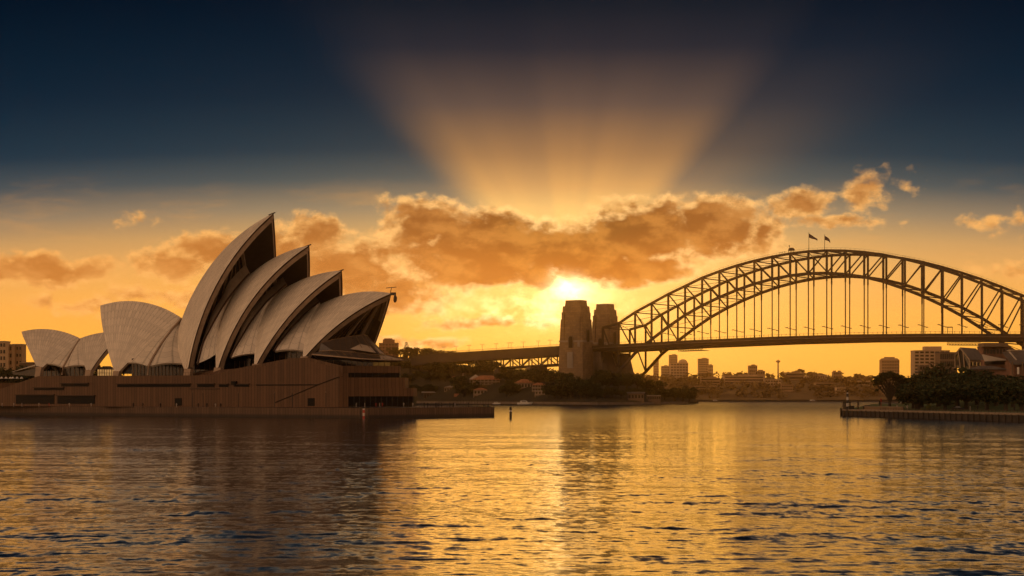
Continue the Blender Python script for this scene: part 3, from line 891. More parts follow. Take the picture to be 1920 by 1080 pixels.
# fittings on the shell tips
for S in (SA, SB, SCc):
    MB().path([S['P'] - D * 2.2 - Vector((0, 0, .5)), S['P'] + D * .7 + Vector((0, 0, .25))], .35, .35).build('tip_cap', M['black'], opera)
tp = SD['P']
mast = MB().tube([tp - D * .5, tp + Vector((0, 0, 1.9))], .12, 6).build('tip_mast', M['black'], opera)
MB().bar(tp + D * -2.2 + Vector((0, 0, 1.9)), tp + D * 2.0 + Vector((0, 0, 2.1)), .22, .22).build('aerial', M['black'], mast)
MB().box(tuple(tp + D * .7 + Vector((0, 0, -.2))), (1.9, .8, 1.0), -PH).build('instrument_box', M['black'], mast)
MB().tube([tp + D * 1.5 + Vector((0, 0, -.6)), tp + D * 1.6 + Vector((0, 0, -1.5)), tp + D * 1.5 + Vector((0, 0, -2.6)), tp + D * 1.4 + Vector((0, 0, -3.2))], [.3, .6, .6, .25], 8).build('floodlight', M['black'], mast)

# podium ------------------------------------------------------------
zt = 14.4
prof = [(192, zt), (400, zt), (412, 14.9), (442, 16.6), (484, 16.8), (520, 18.6), (542, 19.9), (578, 20.1), (580.5, 18.9), (615, 17.4), (642, 17.2)]
po = MB().prism([tuple(hp(hs(p, 0), 0))[:2] for p, z in prof] + [tuple(hp(hs(p, 58), 58))[:2] for p, z in prof[::-1]], 3.4, [z for p, z in prof] + [z for p, z in prof[::-1]]).build('podium', M['podium'], opera)
# south part, set back, with its stair slope
zl = 14.6
pl = [(-40, 8.5), (0, 9.8), (35, 12.2), (72, zl), (192, zl)]
MB().prism([tuple(hp(hs(p, 5), 5))[:2] for p, z in pl] + [tuple(hp(hs(p, 5), 95))[:2] for p, z in pl[::-1]], 3.4, [z for p, z in pl] + [z for p, z in pl[::-1]]).build('lower_podium', M['podium'], po)
# stepped northern end; its end walls look straight to the right
c0 = hp(hs(642, 0), 0)
def tier(name, pxr, z0, z1, dy, mat=None):
    y1 = c0.y + dy; x1 = gx(pxr - (2 if pxr < 760 else 7), y1)
    poly = [(c0.x - 1.0, c0.y + .3), (x1, y1), (gx(pxr, y1 + 24), y1 + 24), (gx(pxr - 12, y1 + 45), y1 + 45), (gx(660, y1 + 50), y1 + 50)]
    return MB().prism(poly, z0, z1).build(name, mat or M['podium'], po)
tier('upper_tier', 752, 14.95, 17.25, 6.0)
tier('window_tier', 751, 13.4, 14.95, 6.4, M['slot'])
tier('middle_tier', 766, 9.85, 13.4, 5.2)
tier('lower_tier', 782, 7.1, 9.85, 4.2)
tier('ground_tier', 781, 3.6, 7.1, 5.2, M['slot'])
fx = c0 + Vector((1.5, .5, 0))
MB().prism([(c0.x - 1.0, c0.y - .02), (c0.x + 1.9, c0.y + .14), (c0.x + 1.9, c0.y + 3), (c0.x - 1.0, c0.y + 3)], 3.4, 14.9).build('corner_pier', M['podium'], po)
for i in range(12):
    t = (i + 1) / 12.5; x0, x1 = c0.x + 2, gx(781, c0.y + 5.2)
    MB().box((x0 + (x1 - x0) * t, c0.y + 5.1 * t - .05, 5.35), (.22, .22, 3.5)).build('column', M['black'], po)
for i in range(9):
    t = (i + 1) / 9.6; x1 = gx(749, c0.y + 6.4)
    MB().box((c0.x + (x1 - c0.x) * t, c0.y + 6.4 * t - .05, 14.17), (.12, .2, 1.5)).build('window_mullion', M['black'], po)
# openings in the long wall: dark boxes, recess shade in their colour
def slot(px0, px1, py0, py1, off, name='window_slot', lip=True, mat=None):
    a, b = hp(hs(px0, off), off), hp(hs(px1, off), off); Y = (a.y + b.y) / 2; z0, z1 = zy(py1, Y), zy(py0, Y)
    mid = (a + b) / 2; L = (b - a).length
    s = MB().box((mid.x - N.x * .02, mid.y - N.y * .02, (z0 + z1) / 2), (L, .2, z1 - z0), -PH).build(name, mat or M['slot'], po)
    if lip:
        MB().box((mid.x - N.x * .25, mid.y - N.y * .25, z1 + .16), (L + .5, .7, .3), -PH).build('lintel', M['podium'], s)
    return s
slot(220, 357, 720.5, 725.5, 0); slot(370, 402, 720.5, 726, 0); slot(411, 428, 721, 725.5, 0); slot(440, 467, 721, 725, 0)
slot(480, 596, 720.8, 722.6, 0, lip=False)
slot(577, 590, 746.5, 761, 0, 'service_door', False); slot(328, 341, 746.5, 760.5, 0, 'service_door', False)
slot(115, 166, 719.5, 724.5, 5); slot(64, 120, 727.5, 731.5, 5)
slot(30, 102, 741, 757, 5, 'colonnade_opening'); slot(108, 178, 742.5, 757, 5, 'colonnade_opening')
a = hp(hs(440, 0), 0); MB().box((a.x - N.x * .3, a.y - N.y * .3, zy(718, a.y)), (2.0, 1.0, 1.2), -PH).build('wall_box', M['slot'], po)
# joint line that marks the stair behind the wall
MB().path([hp(hs(px, 0), -.06, zy(py, hp(hs(px, 0), 0).y)) for px, py in ((515, 755), (550, 741), (596, 721.5), (632, 708), (642, 706))], .16, .22).build('stair_line', M['slot'], po)
MB().path([hp(hs(px, 0), -.1, zy(py, hp(hs(px, 0), 0).y)) for px, py in ((356, 729), (412, 729))], .16, .3).build('ledge', M['podium'], po)
# parapet rails along the podium top
for i in range(30):
    px = 230 + i * 6; p = hp(hs(px, 0), 1.0)
    MB().box((p.x, p.y, zt + .5), (.07, .07, 1.0)).build('rail_post', M['black'], po)
MB().path([hp(hs(230, 0), 1.0, zt + 1.0), hp(hs(404, 0), 1.0, zt + 1.0)], .07, .07).build('hand_rail', M['black'], po)

# forecourt canopy left of the restaurant shells
MB().loft([[hall(22, 697, 50), hall(22, 697.6, 50), hall(24, 697.6, 70), hall(24, 697, 70)],
           [hall(66, 683.5, 50), hall(66, 686, 50), hall(66, 686, 70), hall(66, 683.5, 70)]]).build('entrance_canopy', M['tiles'], opera)
MB().loft([[hall(24, 698, 52), hall(24, 702, 52), hall(26, 702, 66), hall(26, 698, 66)],
           [hall(72, 688, 52), hall(72, 706, 52), hall(72, 706, 66), hall(72, 688, 66)]]).build('canopy_glass', M['glass'], opera)

# sea wall and promenade round the podium
W = [Vector((gx(-220, 800), 800, 0)), Vector((gx(-60, 712), 712, 0)), Vector((gx(637, 596), 596, 0)), Vector((gx(690, 590), 590, 0)), Vector((gx(927, 646), 646, 0))]
Wb = [Vector((gx(921, 668), 668, 0)), Vector((gx(800, 745), 745, 0)), Vector((gx(420, 850), 850, 0)), Vector((gx(-220, 860), 860, 0))]
o = MB().prism([(p.x, p.y + .3) for p in W] + [(p.x - (.3 if i == 0 else 0), p.y) for i, p in enumerate(Wb)], -2, 3.1).build('promenade', M['paving']); structure(o)
mb = MB(); pts = W + Wb[:2]; u = [0]
for i in range(1, len(pts)): u.append(u[-1] + (pts[i] - pts[i - 1]).length)
outw = [(p.x, p.y) for p in pts]
cen = Vector((-60, 700, 0)); inw = []
for p in pts:
    q = (cen - p).normalized() * .6; inw.append((p.x + q.x, p.y + q.y))
rows = [[(x, y, -2) for x, y in outw], [(x, y, 3.35) for x, y in outw], [(x, y, 3.35) for x, y in inw], [(x, y, 2.9) for x, y in inw]]
uvs = [[(a, z) for a in u] for z in (-2, 3.35, 3.9, 4.4)]
mb.grid(rows, uvs)
tag(mb.build('sea_wall', M['seawall']), 'brown panelled sea wall with a dark tide line round the opera house promenade', 'sea wall')


# ------------------------------------------------------------------ arch bridge
BA = R(32); BU = Vector((math.cos(BA), -math.sin(BA), 0)); BN = Vector((math.sin(BA), math.cos(BA), 0)); BP = 1524.0
def bp(t, off, z): return BN * (BP + off) + BU * t + Vector((0, 0, z))
def bt(px, off=0.0):
    """distance along the bridge of the bearing px, on the plane at offset off"""
    return (BP + off) * math.tan(math.atan((px - 960) / FPX) - BA)
def bpx(t): q = bp(t, 0, 0); return 960 + FPX * q.x / q.y
T0, PL, TW = -607.4, 17.4, 54.0
def tk(k): return T0 + (k - 14) * PL
TOPC = [(1125, 616), (1159.7, 606.7), (1190, 586), (1220, 569.7), (1250, 553), (1282, 537.8), (1311.8, 522.7), (1344, 510.5), (1376, 499.5), (1410, 490.2), (1444, 482.2), (1480, 475.8), (1515, 471.6), (1550, 469.8), (1585, 470.2), (1619, 472.6), (1653, 477), (1689, 484), (1725, 493), (1761, 503.5), (1798, 515.5), (1827, 526), (1878, 547), (1920, 565), (2020, 612), (2125, 655)]
BOTC = [(1125, 731), (1158, 698.7), (1189, 663.7), (1221, 637), (1248.5, 615.7), (1280, 593.5), (1312, 575), (1344, 559.5), (1376, 545.8), (1410, 533.5), (1444, 524), (1480, 517), (1515, 513), (1550, 512), (1585, 514.2), (1619, 519), (1653, 527), (1689, 539), (1725, 553), (1762, 570), (1798, 589), (1826, 606), (1857, 627), (1900, 658), (2000, 720), (2125, 738)]
def prof_z(tab, t):
    px = bpx(t); y = float(np.interp(px, [a for a, b in tab], [b for a, b in tab])); return zy(y, bp(t, 0, 0).y)
def deck_z(t): return float(np.interp(bpx(t), [1040, 1100, 1280, 1450, 1600, 1750, 1900, 2150], [54.0, 54.6, 58.2, 60.3, 61.0, 60.4, 58.9, 56.5]))
zt_k = [prof_z(TOPC, tk(k)) for k in range(29)]; zb_k = [prof_z(BOTC, tk(k)) for k in range(29)]

bridge = thing('arch_bridge', 'grey steel through-arch bridge spanning the harbour with its road deck hung below', 'bridge', tuple(bp(T0, 0, 0)))
for off in (0.0, TW):
    top = [bp(tk(k), off, zt_k[k]) for k in range(29)]; bot = [bp(tk(k), off, zb_k[k]) for k in range(29)]
    MB().path(top, 1.5, 2.3).build('top_chord', M['steel'], bridge)
    MB().path(bot, 1.6, 2.6).build('bottom_chord', M['steel'], bridge)
    for k in range(29):
        MB().bar(bot[k], top[k], 1.75 if off == 0 else 1.6, 1.2, up=tuple(BN)).build('post', M['steel'], bridge)
        if k < 28:
            a, b = (top[k], bot[k + 1]) if k < 12 else (bot[k], top[k + 1])
            MB().bar(a, b, 0.9, 1.25, up=tuple(BN)).build('diagonal', M['steel'], bridge)
        zd = deck_z(tk(k))
        if zb_k[k] > zd + 2 and 2 < k < 26:
            MB().bar(bp(tk(k), off, zd - 1), bp(tk(k), off, zb_k[k]), .78, .78, up=tuple(BN)).build('hanger', M['steel'], bridge)
            MB().bar(bp(tk(k), off, zb_k[k] - 7), bp(tk(k), off, zb_k[k]), 1.15, 1.0, up=tuple(BN)).build('hanger_socket', M['steel'], bridge)
    # walkway rail on the top chord
    mb = MB(); pts = [p + Vector((0, 0, 2.6)) for p in top[1:28]]; mb.path(pts, .12, .12)
    for a, b in zip(pts, pts[1:]):
        for f in (0, .25, .5, .75):
            q = a.lerp(b, f); mb.box((q.x, q.y, q.z - .75), (.12, .12, 1.5))
    mb.build('walkway_rail', M['steel'], bridge)
for k in range(29):
    MB().bar(bp(tk(k), 0, zt_k[k] - .4), bp(tk(k), TW, zt_k[k] - .4), .7, .9).build('cross_strut', M['steel'], bridge)
    if k > 3: MB().bar(bp(tk(k), 0, zb_k[k]), bp(tk(k), TW, zb_k[k]), .7, .9).build('cross_strut', M['steel'], bridge)
    if k < 28:
        mb = MB()
        for z in (zt_k,):
            m = (bp(tk(k + .5), TW / 2, (z[k] + z[k + 1]) / 2 - .5))
            for kk, o in ((k, 0), (k, TW), (k + 1, 0), (k + 1, TW)): mb.bar(bp(tk(kk), o, z[kk] - .5), m, .35, .4)
        mb.build('lateral_brace', M['steel'], bridge)
        if k > 3:
            mb = MB(); z = zb_k; m = bp(tk(k + .5), TW / 2, (z[k] + z[k + 1]) / 2)
            for kk, o in ((k, 0), (k, TW), (k + 1, 0), (k + 1, TW)): mb.bar(bp(tk(kk), o, z[kk]), m, .3, .35)
            mb.build('lateral_brace', M['steel'], bridge)
tt = [bt(1098, -4) + (tk(28.6) - bt(1098, -4)) * i / 60 for i in range(61)]
def deckpath(off, dz, w, h, name, mat):
    return MB().path([bp(t, off, deck_z(t) + dz) for t in tt], w, h).build(name, mat, bridge)
deckpath(TW / 2, -1.5, TW + 9, 2.8, 'deck', M['roadsteel'])
deckpath(TW / 2, -4.4, TW + 5, 2.8, 'deck_girder', M['steel'])
deckpath(-4.7, -2.6, .5, .35, 'deck_ledge', M['quaycap'])
deckpath(-1.5, -6.6, .5, .35, 'service_rail', M['steel'])
mb = MB(); rp = [bp(t, -4.3, deck_z(t) + 1.5) for t in tt]; mb.path(rp, .16, .18)
for i in range(len(tt) - 1):
    for f in (0, .5): t = tt[i] + (tt[i + 1] - tt[i]) * f; mb.bar(bp(t, -4.3, deck_z(t)), bp(t, -4.3, deck_z(t) + 2.0), .2, .2)
mb.build('railing', M['steel'], bridge)
for k in range(4, 25):
    zd = deck_z(tk(k)) + 6.4; a, b = bp(tk(k) + .5, -9, zd + .9), bp(tk(k) + .5, 11, zd - .5)
    lb = MB().path([a, b], .35, .45).build('lamp_arm', M['steel'], bridge)
    for q in (a, b): MB().box((q.x, q.y, q.z), (2.2, 1.0, .6), -BA).build('lamp_head', M['steel'], lb)
# inspection gantries slung below the deck
def gantry(px0, px1, off, label):
    t0, t1 = bt(px0, off), bt(px1, off); root = thing('inspection_gantry', label, 'gantry', tuple(bp((t0 + t1) / 2, off, deck_z(t0) - 9)))
    n = int((t1 - t0) / 2.4); mb = MB(); lo = MB()
    za = lambda t: deck_z(t) - 6.3; zb = lambda t: deck_z(t) - 9.6
    for i in range(n):
        a, b = t0 + (t1 - t0) * i / n, t0 + (t1 - t0) * (i + 1) / n
        mb.bar(bp(a, off, za(a)), bp(b, off, zb(b)), .25, .25); mb.bar(bp(a, off, zb(a)), bp(b, off, za(b)), .25, .25); mb.bar(bp(a, off, za(a)), bp(a, off, zb(a)), .3, .3)
    mb.build('lattice', M['steel'], root)
    for z in (za, zb): lo.path([bp(t0, off, z(t0)), bp(t1, off, z(t1))], .6, .5)
    lo.build('rail', M['steel'], root)
    MB().path([bp(t0, off + 6, zb(t0)), bp(t1, off + 6, zb(t1))], 11, .4).build('platform', M['steel'], root)
gantry(1272, 1319, -1, 'lattice work platform slung under the deck near the granite pylons')
gantry(1776, 1840, -1, 'lattice work platform slung under the deck above the waterfront roofs')
# gantry sign frame on the deck
sg = thing('sign_gantry', 'thin open frame standing on the bridge deck railing right of the last hangers', 'gantry', tuple(bp(bt(1783), -3, deck_z(bt(1783)))))
for px in (1779, 1788): MB().bar(bp(bt(px), -3, deck_z(bt(px))), bp(bt(px), -3, deck_z(bt(px)) + 5.6), .35, .35).build('post', M['steel'], sg)
MB().bar(bp(bt(1779), -3, deck_z(bt(1783)) + 5.4), bp(bt(1788), -3, deck_z(bt(1783)) + 5.4), .5, .8).build('crossbar', M['steel'], sg)
# flags on the crown
def flagpole(px, ytop, pts, label):
    t = bt(px); zb = prof_z(TOPC, t) + 1; Y = bp(t, 0, 0).y; ztop = zy(ytop, Y)
    root = thing('flagpole', label, 'flagpole', tuple(bp(t, 0, zb)))
    MB().tube([bp(t, 0, zb - .5), bp(t, 0, ztop)], [.28, .2], 6).build('pole', M['steel'], root)
    f = Y / FPX; rows = []
    for (dx, y0, y1) in pts:
        w = math.sin(dx * .55) * 0.7
        rows.append([bp(t + dx * f / .85, w, zy(y0 + (y1 - y0) * j / 4, Y)) for j in range(5)])
    mb = MB().grid(rows); mb.grid([[p + BN * .12 for p in r] for r in rows], flip=True); mb.build('flag', M['flag'], root)
flagpole(1516.6, 435.5, [(0.3, 438, 445.5), (3, 440, 447), (6, 442, 448.4), (9, 444.5, 449), (11.5, 446.5, 450), (13.5, 448, 451.5), (14.2, 449.2, 451)], 'flag streaming out long from a pole on the arch crown beside the crane hut')
flagpole(1546.2, 439.5, [(0.3, 442.5, 450), (3, 444, 451), (5.5, 446, 452), (8, 448, 453.5), (9, 450.5, 455.5), (9.8, 453, 456.5)], 'shorter drooping flag on the second pole along the arch crown')
# crane hut straddling the top chord
t = bt(1484); zc = prof_z(TOPC, t); hut = thing('maintenance_crane', 'small dark maintenance crane hut straddling the top of the arch', 'crane', tuple(bp(t, 0, zc + 1)))
def bbox(mb, t, off, z, st, so, sz): return mb.box(tuple(bp(t, off, z)), (st, so, sz), -BA)
mb = MB(); w0, w1 = 2.4, 1.5
mb.loft([[bp(t + a * w, b * 1.6, z) for a, b in ((-1, -1), (1, -1), (1, 1), (-1, 1))] for w, z in ((2.6, zc + 2.6), (2.4, zc + 3.6), (1.5, zc + 5.0))]); mb.build('cabin', M['black'], hut)
for a in (-2.2, -.6, .8, 2.2): MB().bar(bp(t + a, -1.2, zc + .8), bp(t + a, -1.2, zc + 2.8), .35, .35).build('leg', M['black'], hut)
MB().bar(bp(t - 1.9, 0, zc + 4.5), bp(t - 2.0, 0, zc + 6.6), .25, .25).build('mast', M['black'], hut)
mb = MB(); bbox(mb, t - 2.0, 0, zc + 6.8, .9, .9, .8); mb.build('beacon', M['black'], hut)

# granite pylons
def pylon(px_l, px_c, px_r, off0, ys, base, label):
    """px_l..px_c is the face towards the viewer, px_c..px_r the face towards the arch; ys: heights of the tiers"""
    tc = bt(px_c, off0); W_ = tc - bt(px_l, off0); r = ray(px_r, 700)
    pc = onplane(px_r, 700, bp(tc, 0, 0), BU); Dp = pc.dot(BN) - BP - off0
    t_, o_ = tc - W_ / 2, off0 + Dp / 2
    root = thing('bridge_pylon', label, 'pylon', tuple(bp(t_, o_, base)))
    def rect(sc, dt=0.0): return [tuple(bp(t_ + a * (W_ * sc / 2 + dt), o_ + b * (Dp * sc / 2 + dt), 0))[:2] for a, b in ((-1, -1), (1, -1), (1, 1), (-1, 1))]
    def tier(s0, s1, z0, z1, name, mat=M['stone']):
        a, b = rect(s0), rect(s1); mb = MB(); us, fs = [], []
        vs = [(x, y, z0) for x, y in a] + [(x, y, z1) for x, y in b]; u = 0
        for i in range(4):
            k = (i + 1) % 4; L = math.hypot(a[k][0] - a[i][0], a[k][1] - a[i][1])
            fs.append([i, k, 4 + k, 4 + i]); us.append([(u, z0), (u + L, z0), (u + L, z1), (u, z1)]); u += L
        fs.append([4, 5, 6, 7]); us.append([(0, 0)] * 4)
        return mb.add(vs, fs, us).build(name, mat, root)
    z3, z2, z1, zs = ys
    tier(1.16, 1.03, base, zs, 'lower_shaft'); tier(1.065, 1.065, zs + .01, zs + 1.6, 'string_course', M['wallgrey'])
    tier(1.02, .955, zs + 1.61, z1, 'shaft'); tier(.90, .82, z1 + .01, z2, 'upper_shaft'); tier(.70, .66, z2 + .01, z3, 'crown_block')
    mb = MB(); a = rect(.68); mb.loft([[(x, y, z3 + .01) for x, y in rect(.68)], [(x, y, z3 + .9) for x, y in rect(.66)]]); mb.build('cap', M['wallgrey'], root)
    # corner buttresses
    for a_, b_ in ((-1, -1), (1, -1), (1, 1)):
        p = bp(t_ + a_ * W_ * .36, o_ + b_ * Dp * .5 * .97, 0); 
        MB().prism([(p.x + BU.x * i * 2.6 + BN.x * j * .9, p.y + BU.y * i * 2.6 + BN.y * j * .9) for i, j in ((-.5, -1), (.5, -1), (.5, 1), (-.5, 1))], zs + 1.62, z2 - 6).build('buttress', M['stone'], root)
    # arched openings above the string course, one in each visible face
    def arch(c, e, w, z0, h):
        pts = [(-w / 2, z0), (w / 2, z0)] + [(w / 2 * math.cos(a), z0 + h - w / 2 + w / 2 * math.sin(a)) for a in np.linspace(0, PI, 9)]
        nrm = Vector((e.y, -e.x, 0)) * (1 if (Vector((e.y, -e.x, 0))).y < 0 else -1)
        fr = [c + e * x + Vector((0, 0, z)) + nrm * .25 for x, z in pts]; bk = [p - nrm * .6 for p in fr]
        MB().loft([bk, fr]).build('arched_opening', M['slot'], root)
        sur = [c + e * x * 1.28 + Vector((0, 0, z if z <= z0 + .01 else z + .8)) + nrm * .18 for x, z in pts]
        MB().loft([[p - nrm * .6 for p in sur], sur]).build('arch_surround', M['stone'], root)
    s = 1.07
    arch(bp(t_ + W_ * .0, o_ - Dp * s / 2, 0), BU, 4.2, zs - 5.5, 11.0)
    arch(bp(t_ + W_ * s / 2, o_, 0), BN, 4.2, zs + .2, 11.5)
    c = bp(t_ - W_ * .02, o_ - Dp * 1.07 / 2, (zs - 8) / 2 + 18); MB().box((c.x, c.y, zs - 17), (W_ * .26, .9, 15), -BA).build('stone_panel', M['wallgrey'], root)
    c = bp(t_ + W_ * .36, o_ - Dp * .52, 0); MB().box((c.x, c.y, zs - 2.2), (2.6, 1.0, 4.5), -BA).build('stone_panel', M['wallgrey'], root)
    return root, t_, o_, W_, Dp


Yp = bp(bt(1092, -22), -22, 0).y
pyl = pylon(1050, 1091.5, 1110.5, -23, (zy(563.5, Yp), zy(573, Yp), zy(598, Yp), zy(641, Yp)), 3, 'near granite bridge pylon with arched openings at the foot of the arch')
Yq = bp(bt(1140, 36), 36, 0).y
pylon(1109.5, 1143, 1160, 34, (zy(571, Yq), zy(580, Yq), zy(602, Yq), zy(645, Yq)), 3, 'far granite bridge pylon rising behind the near one')
ta, tb = bt(1093, -4), bt(1127, 0)
ab = thing('bridge_abutment', 'dark stone abutment below the deck between pylon and arch foot', 'abutment', tuple(bp((ta + tb) / 2, 20, 3)))
mb = MB(); P4 = lambda t0, t1, o0, o1: [tuple(bp(t, o, 0))[:2] for t, o in ((t0, o0), (t1, o0), (t1, o1), (t0, o1))]
mb.loft([[(x, y, 2) for x, y in P4(ta, tb + 13, -4, TW + 2)], [(x, y, 30) for x, y in P4(ta, tb + 5, -4, TW + 2)], [(x, y, 48.5) for x, y in P4(ta, tb, -4, TW + 2)]]); mb.build('wall', M['stonedk'], ab)
for f in (.15, .42, .7, .95):
    t = ta + (tb - ta) * f; MB().bar(bp(t, -4.2, 6), bp(t, -4.2, 48), 1.6, 1.2, up=tuple(BN)).build('pilaster', M['stonedk'], ab)
mb = MB(); c = bp(bt(1111, -12), -12, 0); mb.loft([[(c.x - 4.5, c.y, 3), (c.x + 4.5, c.y, 3), (c.x + 4.5, c.y + 4, 3), (c.x - 4.5, c.y + 4, 3)], [(c.x - 4, c.y + 2, 21), (c.x - .2, c.y + 2, 21), (c.x - .2, c.y + 4, 21), (c.x - 4, c.y + 4, 21)]]); mb.build('pale_buttress', M['wallgrey'], ab)

# approach viaduct left of the pylons
tl, tr = bt(770, 0), bt(1049, -2)
def av_z(t): return float(np.interp(bpx(t), [770, 810, 1050], [46.5, 49.3, 55.2]))
via = thing('approach_viaduct', 'long steel approach viaduct running from the wooded hill to the pylons', 'viaduct', tuple(bp((tl + tr) / 2, 15, 5)))
va = [tl + (tr - tl) * i / 24 for i in range(25)]
MB().path([bp(t, 16, av_z(t) - 4.6) for t in va], 32, 9.0).build('deck', M['roadsteel'], via)
MB().path([bp(t, -.3, av_z(t) - .3) for t in va], .6, .6).build('deck_edge', M['steel'], via)
nt = 10; tv = [tr - (tr - tl) * .62 * i / nt for i in range(nt + 1)]
for off in (1.0, 31.0):
    MB().path([bp(t, off, av_z(t) - 17.6) for t in tv], 1.0, 1.6).build('bottom_chord', M['steel'], via)
    for i in range(nt):
        MB().bar(bp(tv[i], off, av_z(tv[i]) - 9), bp(tv[i], off, av_z(tv[i]) - 17.5), .9, .9).build('post', M['steel'], via)
        a, b = (9, 17.3) if i % 2 else (17.3, 9)
        MB().bar(bp(tv[i], off, av_z(tv[i]) - a), bp(tv[i + 1], off, av_z(tv[i + 1]) - b), .8, .8).build('diagonal', M['steel'], via)
for px in (995, 935, 870):
    t = bt(px, 5); mb = MB(); mb.loft([[(x, y, z) for x, y in P4(t - w, t + w, 3 - w, 30 + w)] for w, z in ((3.4, 3), (2.4, av_z(t) - 18.3))]); mb.build('pier', M['stone'], via)
mb = MB(); mb.path([bp(t, -.2, av_z(t) + 1.5) for t in va], .15, .2)
for i in range(120):
    t = tl + (tr - tl) * i / 120; mb.bar(bp(t, -.2, av_z(t) - .1), bp(t, -.2, av_z(t) + (2.0 if i % 2 else 1.5)), .16, .16)
mb.build('railing', M['steel'], via)
lamp = None
names = ['leftmost lamp post on the approach viaduct railing', 'second lamp post from the left along the approach viaduct', 'third lamp post from the left along the approach viaduct', 'fourth lamp post from the left along the approach viaduct',
         'fifth lamp post from the left along the approach viaduct', 'middle lamp post of the approach viaduct, sixth from left', 'left one of the close pair of viaduct lamp posts', 'right one of the close pair of viaduct lamp posts',
         'third lamp post left of the near granite pylon', 'second lamp post left of the near granite pylon', 'viaduct lamp post nearest to the granite pylon']
for px, lb in zip((808, 832, 855, 879, 904, 930, 953.5, 958, 981, 1009, 1031), names):
    t = bt(px); pos = tuple(bp(t, .4, av_z(t)))
    if lamp is None:
        lamp = thing('street_lamp', lb, 'street lamp', pos, 'lamp posts along the approach viaduct')
        MB().tube([(0, 0, -.5), (0, 0, 6.2)], [.22, .16], 6).build('post', M['steel'], lamp, local=True)
        MB().bar((-1.6, 0, 6.2), (1.6, 0, 6.2), .18, .18).build('arm', M['steel'], lamp, local=True)
        for s in (-1.5, 1.5): MB().box((s, 0, 6.15), (1.1, .5, .4)).build('lamp_head', M['steel'], lamp, local=True)
    else: dup(lamp, pos, 0, None, lb)


# ------------------------------------------------------------------ trees
def leaf_cloud(mb, c, rad, n, size, rg, squash=0.75, shell=0.55):
    for _ in range(n):
        while True:
            x, y, z = rg.uniform(-1, 1), rg.uniform(-1, 1), rg.uniform(-1, 1); r = math.sqrt(x * x + y * y + z * z)
            if 1e-3 < r <= 1: break
        k = (shell + (1 - shell) * rg.random()) / r * (0.85 + 0.3 * rg.random())
        p = Vector((c[0] + x * k * rad, c[1] + y * k * rad, c[2] + z * k * rad * squash))
        a = Vector((rg.gauss(0, 1), rg.gauss(0, 1), rg.gauss(0, .6))).normalized(); b = a.cross(Vector((rg.gauss(0, 1), rg.gauss(0, 1), rg.gauss(0, 1)))).normalized()
        s = size * rg.uniform(.6, 1.3)
        mb.add([p - a * s - b * s * .5, p + a * s * .2 - b * s * .6, p + a * s + b * s * .3, p - a * s * .3 + b * s * .6], [[0, 1, 2, 3]])


def tree_proto(name, seed, clumps, nleaf, size, leafmat, trunk_r, fork, limbs, loc=(0, 0, -500), squash=0.75):
    """clumps: (x, y, z, r); trunk to `fork`, limbs run to the clumps"""
    rg = random.Random(seed)
    root = thing(name, 'tree', 'tree', loc)
    mb = MB()
    tot = sum(c[3] ** 2 for c in clumps)
    for c in clumps: leaf_cloud(mb, c[:3], c[3], max(20, int(nleaf * c[3] ** 2 / tot)), size, rg, squash)
    mb.build('crown', leafmat, root, local=True)
    mb = MB(); mb.tube([(0, 0, -2.5), (0.02, 0, fork * .5), (0, 0, fork)], [trunk_r * 1.35, trunk_r, trunk_r * .85], 7)
    for c in clumps[:limbs]:
        m = (c[0] * .45 + rg.uniform(-.2, .2), c[1] * .45, fork + (c[2] - fork) * .55)
        mb.tube([(0, 0, fork - .3), m, (c[0] * .95, c[1] * .95, c[2])], [trunk_r * .55, trunk_r * .38, trunk_r * .16], 5)
    mb.build('trunk', M['bark'], root, local=True)
    return root


def blob_clumps(rg, n, R0, zc, H):
    cl = []
    for i in range(n):
        a = rg.uniform(0, 2 * PI); q = math.sqrt(rg.random()) * R0
        z = zc + rg.uniform(-1, 1) * H * (1 - 0.5 * (q / R0) ** 2)
        cl.append((q * math.cos(a), q * math.sin(a), z, rg.uniform(.20, .36) * R0 * 1.5))
    return cl


rg0 = random.Random(21)
PROTO = {
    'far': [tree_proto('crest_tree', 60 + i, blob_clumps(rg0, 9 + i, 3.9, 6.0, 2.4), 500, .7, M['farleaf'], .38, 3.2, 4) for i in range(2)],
    'round': [tree_proto('broadleaf_tree', 30 + i, blob_clumps(rg0, 11 + i, 3.9, 6.2, 2.6), 1000, .46, M['leaf'], .38, 3.2, 6) for i in range(3)],
    'fig': [tree_proto('fig_tree', 40 + i, blob_clumps(rg0, 16 + i, 5.8, 5.9, 2.7), 2000, .42, M['leafdk'], .55, 2.4, 8) for i in range(3)],
}
USED = set()


def plant(kind, px, Y, h, label, group=None, z=None, H=None, wide=1.0):
    pr = PROTO[kind][rg0.randrange(len(PROTO[kind]))]
    zz = z if z is not None else (H(px, Y) - .4)
    s = h / 9.6; loc = (gx(px, Y), Y, zz); rz = rg0.uniform(0, 6.28)
    if pr.name not in USED:
        USED.add(pr.name); pr.location = loc; pr.rotation_euler = (0, 0, rz); pr.scale = (s * wide, s * wide, s); tag(pr, label, 'tree', group); return pr
    return dup(pr, loc, rz, (s * wide, s * wide, s), label, group)


ORD = ['leftmost', 'second', 'third', 'fourth', 'fifth', 'sixth', 'seventh', 'eighth', 'ninth']


def row_labels(pxs, bins, what):
    """bins: (px_end, place words); gives each bearing its own label inside its bin"""
    out, cnt = [], {}
    for px in pxs:
        b = next(w for e, w in bins if px <= e); cnt[b] = cnt.get(b, 0) + 1
        out.append(f'{ORD[min(cnt[b] - 1, 8)]} {what} {b}')
    return out


